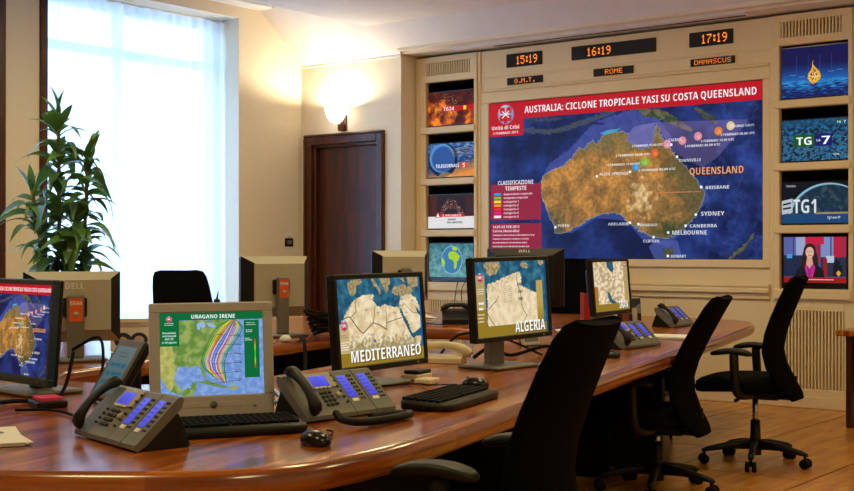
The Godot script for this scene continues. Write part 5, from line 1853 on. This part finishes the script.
	cable("black mouse cable beside the keyboard of the silver monitor", [Vector3(6.8, 0.752, 7.26), Vector3(6.77, 0.748, 7.2), Vector3(6.73, 0.748, 7.15), Vector3(6.7, 0.748, 7.14)], 0.0028)
	cable("black mouse cable curving over the keyboard by the near chair", [Vector3(6.28, 0.752, 5.95), Vector3(6.2, 0.75, 6.02), Vector3(6.12, 0.748, 6.0), Vector3(6.05, 0.748, 6.2)], 0.0028)
	var ad = thing("power_adapter", "cream flat adapter box beneath the MEDITERRANEO monitor", "adapter", Vector3(5.98, 0.742, 5.82), 100.0)
	put(ad, "case", box(Vector3(0, 0.012, 0), Vector3(0.13, 0.022, 0.08), 0.004), M.cream)
	put(ad, "dark_base", box(Vector3(0.01, 0.031, 0), Vector3(0.11, 0.016, 0.07), 0.004), M.black)
	var ad2 = thing("cable_modem", "cream flat box beside the adapter, before the keyboard", "box", Vector3(6.12, 0.742, 5.93), 100.0)
	put(ad2, "case", box(Vector3(0, 0.011, 0), Vector3(0.09, 0.022, 0.07), 0.004), M.cream)
	# under and behind the ALGERIA monitor
	cable("black cable tangle running behind the ALGERIA monitor's stand", [Vector3(5.66, 0.755, 4.98), Vector3(5.7, 0.8, 4.9), Vector3(5.75, 0.76, 4.8), Vector3(5.86, 0.8, 4.66), Vector3(5.9, 0.755, 4.5)], 0.009)
	cable("thin black cable arching under the ALGERIA monitor", [Vector3(5.5, 0.75, 5.05), Vector3(5.56, 0.86, 4.95), Vector3(5.7, 0.84, 4.8), Vector3(5.8, 0.75, 4.6)], 0.006)
	var fr = thing("picture_frame", "small grey-framed tablet screen beside the ALGERIA monitor", "frame", Vector3(5.36, 0.742, 4.02), 85.0)
	put(fr, "frame", box(Vector3(0, 0.1, 0), Vector3(0.15, 0.2, 0.02), 0.004, Transform3D(Basis(Vector3.RIGHT, -0.35), Vector3.ZERO)), M.silver)
	put(fr, "dull_screen", box(Vector3(0, 0.1, 0.0105), Vector3(0.12, 0.16, 0.002), 0.0, Transform3D(Basis(Vector3.RIGHT, -0.35), Vector3.ZERO)), M.phone)
	put(fr, "easel_leg", box(Vector3(0, 0.07, -0.07), Vector3(0.03, 0.14, 0.01), 0.002), M.black)
	var fo = thing("ring_binder", "red ring binder standing behind the IRAN monitor", "binder", Vector3(4.84, 0.742, 2.54), 38.0)
	put(fo, "cover", box(Vector3(-0.035, 0.12, 0), Vector3(0.004, 0.24, 0.2), 0.001), M.red)
	put(fo, "cover", box(Vector3(0.035, 0.12, 0), Vector3(0.004, 0.24, 0.2), 0.001), M.red)
	put(fo, "spine", box(Vector3(0, 0.12, 0.1), Vector3(0.074, 0.24, 0.004), 0.001), M.red)
	put(fo, "pages", box(Vector3(0, 0.11, -0.005), Vector3(0.06, 0.21, 0.18), 0.001), M.paper)
	var wb = thing("paper_bundle", "white crumpled papers behind the near chair's back", "paper", Vector3(5.2, 0.742, 3.3), 20.0)
	for k in 4:
		var o = put(wb, "sheet", box(Vector3(0, 0.008 + k * 0.012, 0), Vector3(0.2, 0.003, 0.14)), M.paper)
		o.rotation_degrees = Vector3(k * 2.0, k * 14.0, (k % 2) * 4.0)
	papers("white papers between the two desk phones at the table's far stretch", Vector3(5.66, 0.742, 3.0), 100.0, 6, 0.26, 0.34)
	printed_card("printed photo box standing beside the far corner phone", Vector3(4.95, 0.75, 2.16), 62.0, 0.2, 0.19, 6.0, 1)
	# clutter on the far stretch of the table under the globe television
	var yb = thing("sticky_note_cube", "yellow note cube on the far table under the globe television", "note cube", Vector3(3.12, 0.742, 2.62), 20.0)
	put(yb, "cube", box(Vector3(0, 0.04, 0), Vector3(0.13, 0.08, 0.1), 0.003), M.yellow)
	var bp = thing("desk_phone", "black telephone on the far table under the globe television", "telephone", Vector3(3.78, 0.742, 2.58), 40.0)
	put(bp, "body", wedge(0.2, 0.2, 0.03, 0.1), M.black)
	st = begin(true)
	var rings = []
	for q in [[-0.11, 0.1, 0.02, 0.016], [-0.08, 0.115, 0.028, 0.024], [-0.04, 0.13, 0.022, 0.014], [0.04, 0.13, 0.022, 0.014], [0.08, 0.115, 0.028, 0.024], [0.11, 0.1, 0.02, 0.016]]:
		rings.append(ring(Vector3(q[0], q[1], -0.04), Vector3(0, 0, q[2]), Vector3(0, q[3], 0), 12, 0.85))
	loft(st, rings)
	put(bp, "handset", st, M.black)
	var wr = thing("crumpled_paper", "white papers heaped beside the black telephone on the far table", "paper", Vector3(3.58, 0.742, 2.72), 35.0)
	for k in 3:
		var o = put(wr, "sheet", box(Vector3(0, 0.012 + k * 0.02, 0), Vector3(0.16, 0.004, 0.12)), M.paper)
		o.rotation_degrees = Vector3(k * 5.0, k * 24.0, 6.0 - k * 5.0)
	for k in 3:
		cable(["black cable hanging from the globe television, nearest the big screen", "black cable hanging from the globe television's middle", "black cable trailing over the far table"][k], [[Vector3(2.02, 0.965, 0.06), Vector3(2.0, 0.85, 0.1), Vector3(2.06, 0.5, 0.12), Vector3(2.1, 0.02, 0.12)], [Vector3(1.93, 0.965, 0.06), Vector3(1.93, 0.85, 0.1), Vector3(1.9, 0.5, 0.12), Vector3(1.86, 0.02, 0.12)], [Vector3(3.55, 0.75, 2.95), Vector3(3.7, 0.752, 2.9), Vector3(3.84, 0.75, 2.86), Vector3(3.98, 0.75, 2.74)]][k], 0.004)
	var rc = thing("marker_pot", "dark pot of red and dark pens on the far table", "pen pot", Vector3(3.0, 0.742, 2.5), 0.0)
	st = begin(true)
	lathe(st, [Vector2(0.0, 0.0), Vector2(0.04, 0.0), Vector2(0.04, 0.1), Vector2(0.036, 0.1), Vector2(0.036, 0.01), Vector2(0.0, 0.01)], 16)
	put(rc, "pot", st, M.black)
	for k in 4:
		put(rc, "pen", rod(Vector3(0.012 * (k - 1.5), 0.012, 0), Vector3(0.02 * (k - 1.5), 0.16, 0.012 * (k % 2)), 0.005, 0.005, 6), M.red if k % 2 else M.black)
	# wall fittings
	var sw = thing("light_switch", "black-framed light switch under a white plate by the door", "switch", Vector3(0.0, 1.37, 0.41), 90.0)
	put(sw, "black_plate", box(Vector3(0, -0.02, 0.005), Vector3(0.12, 0.085, 0.01), 0.003), M.black)
	put(sw, "rocker", box(Vector3(0, -0.02, 0.011), Vector3(0.07, 0.04, 0.006), 0.002), M.silver_dark)
	put(sw, "white_plate", box(Vector3(0.01, 0.075, 0.006), Vector3(0.08, 0.08, 0.012), 0.003), M.white)
	# side desk at the right
	var sd = thing("side_desk", "dark brown wooden desk end beside the wall grille", "desk", Vector3(6.0, 0.0, 0.92), 0.0)
	put(sd, "desktop", span(Vector3(-0.06, 0.655, -0.65), Vector3(1.4, 0.695, 0.04), 0.006), M.table)
	put(sd, "side_panel", span(Vector3(0.0, 0.0, -0.62), Vector3(0.04, 0.655, 0.0), 0.003), M.door)
	put(sd, "side_panel", span(Vector3(1.3, 0.0, -0.62), Vector3(1.34, 0.655, 0.0), 0.003), M.door)
	put(sd, "back_panel", span(Vector3(0.04, 0.2, -0.6), Vector3(1.3, 0.655, -0.57), 0.003), M.door)
	var pc = thing("computer_tower", "black computer tower on the floor under the table by the chairs", "computer", on_table(4.55, 4.55, 0.0), 104.5)
	put(pc, "case", box(Vector3(0, 0.22, 0), Vector3(0.2, 0.44, 0.44), 0.006), M.black)
	put(pc, "front_panel", box(Vector3(0, 0.22, 0.222), Vector3(0.18, 0.4, 0.008), 0.003), M.gloss_black)
	put(pc, "drive_tray", box(Vector3(0, 0.37, 0.227), Vector3(0.14, 0.03, 0.004), 0.001), M.silver_dark)
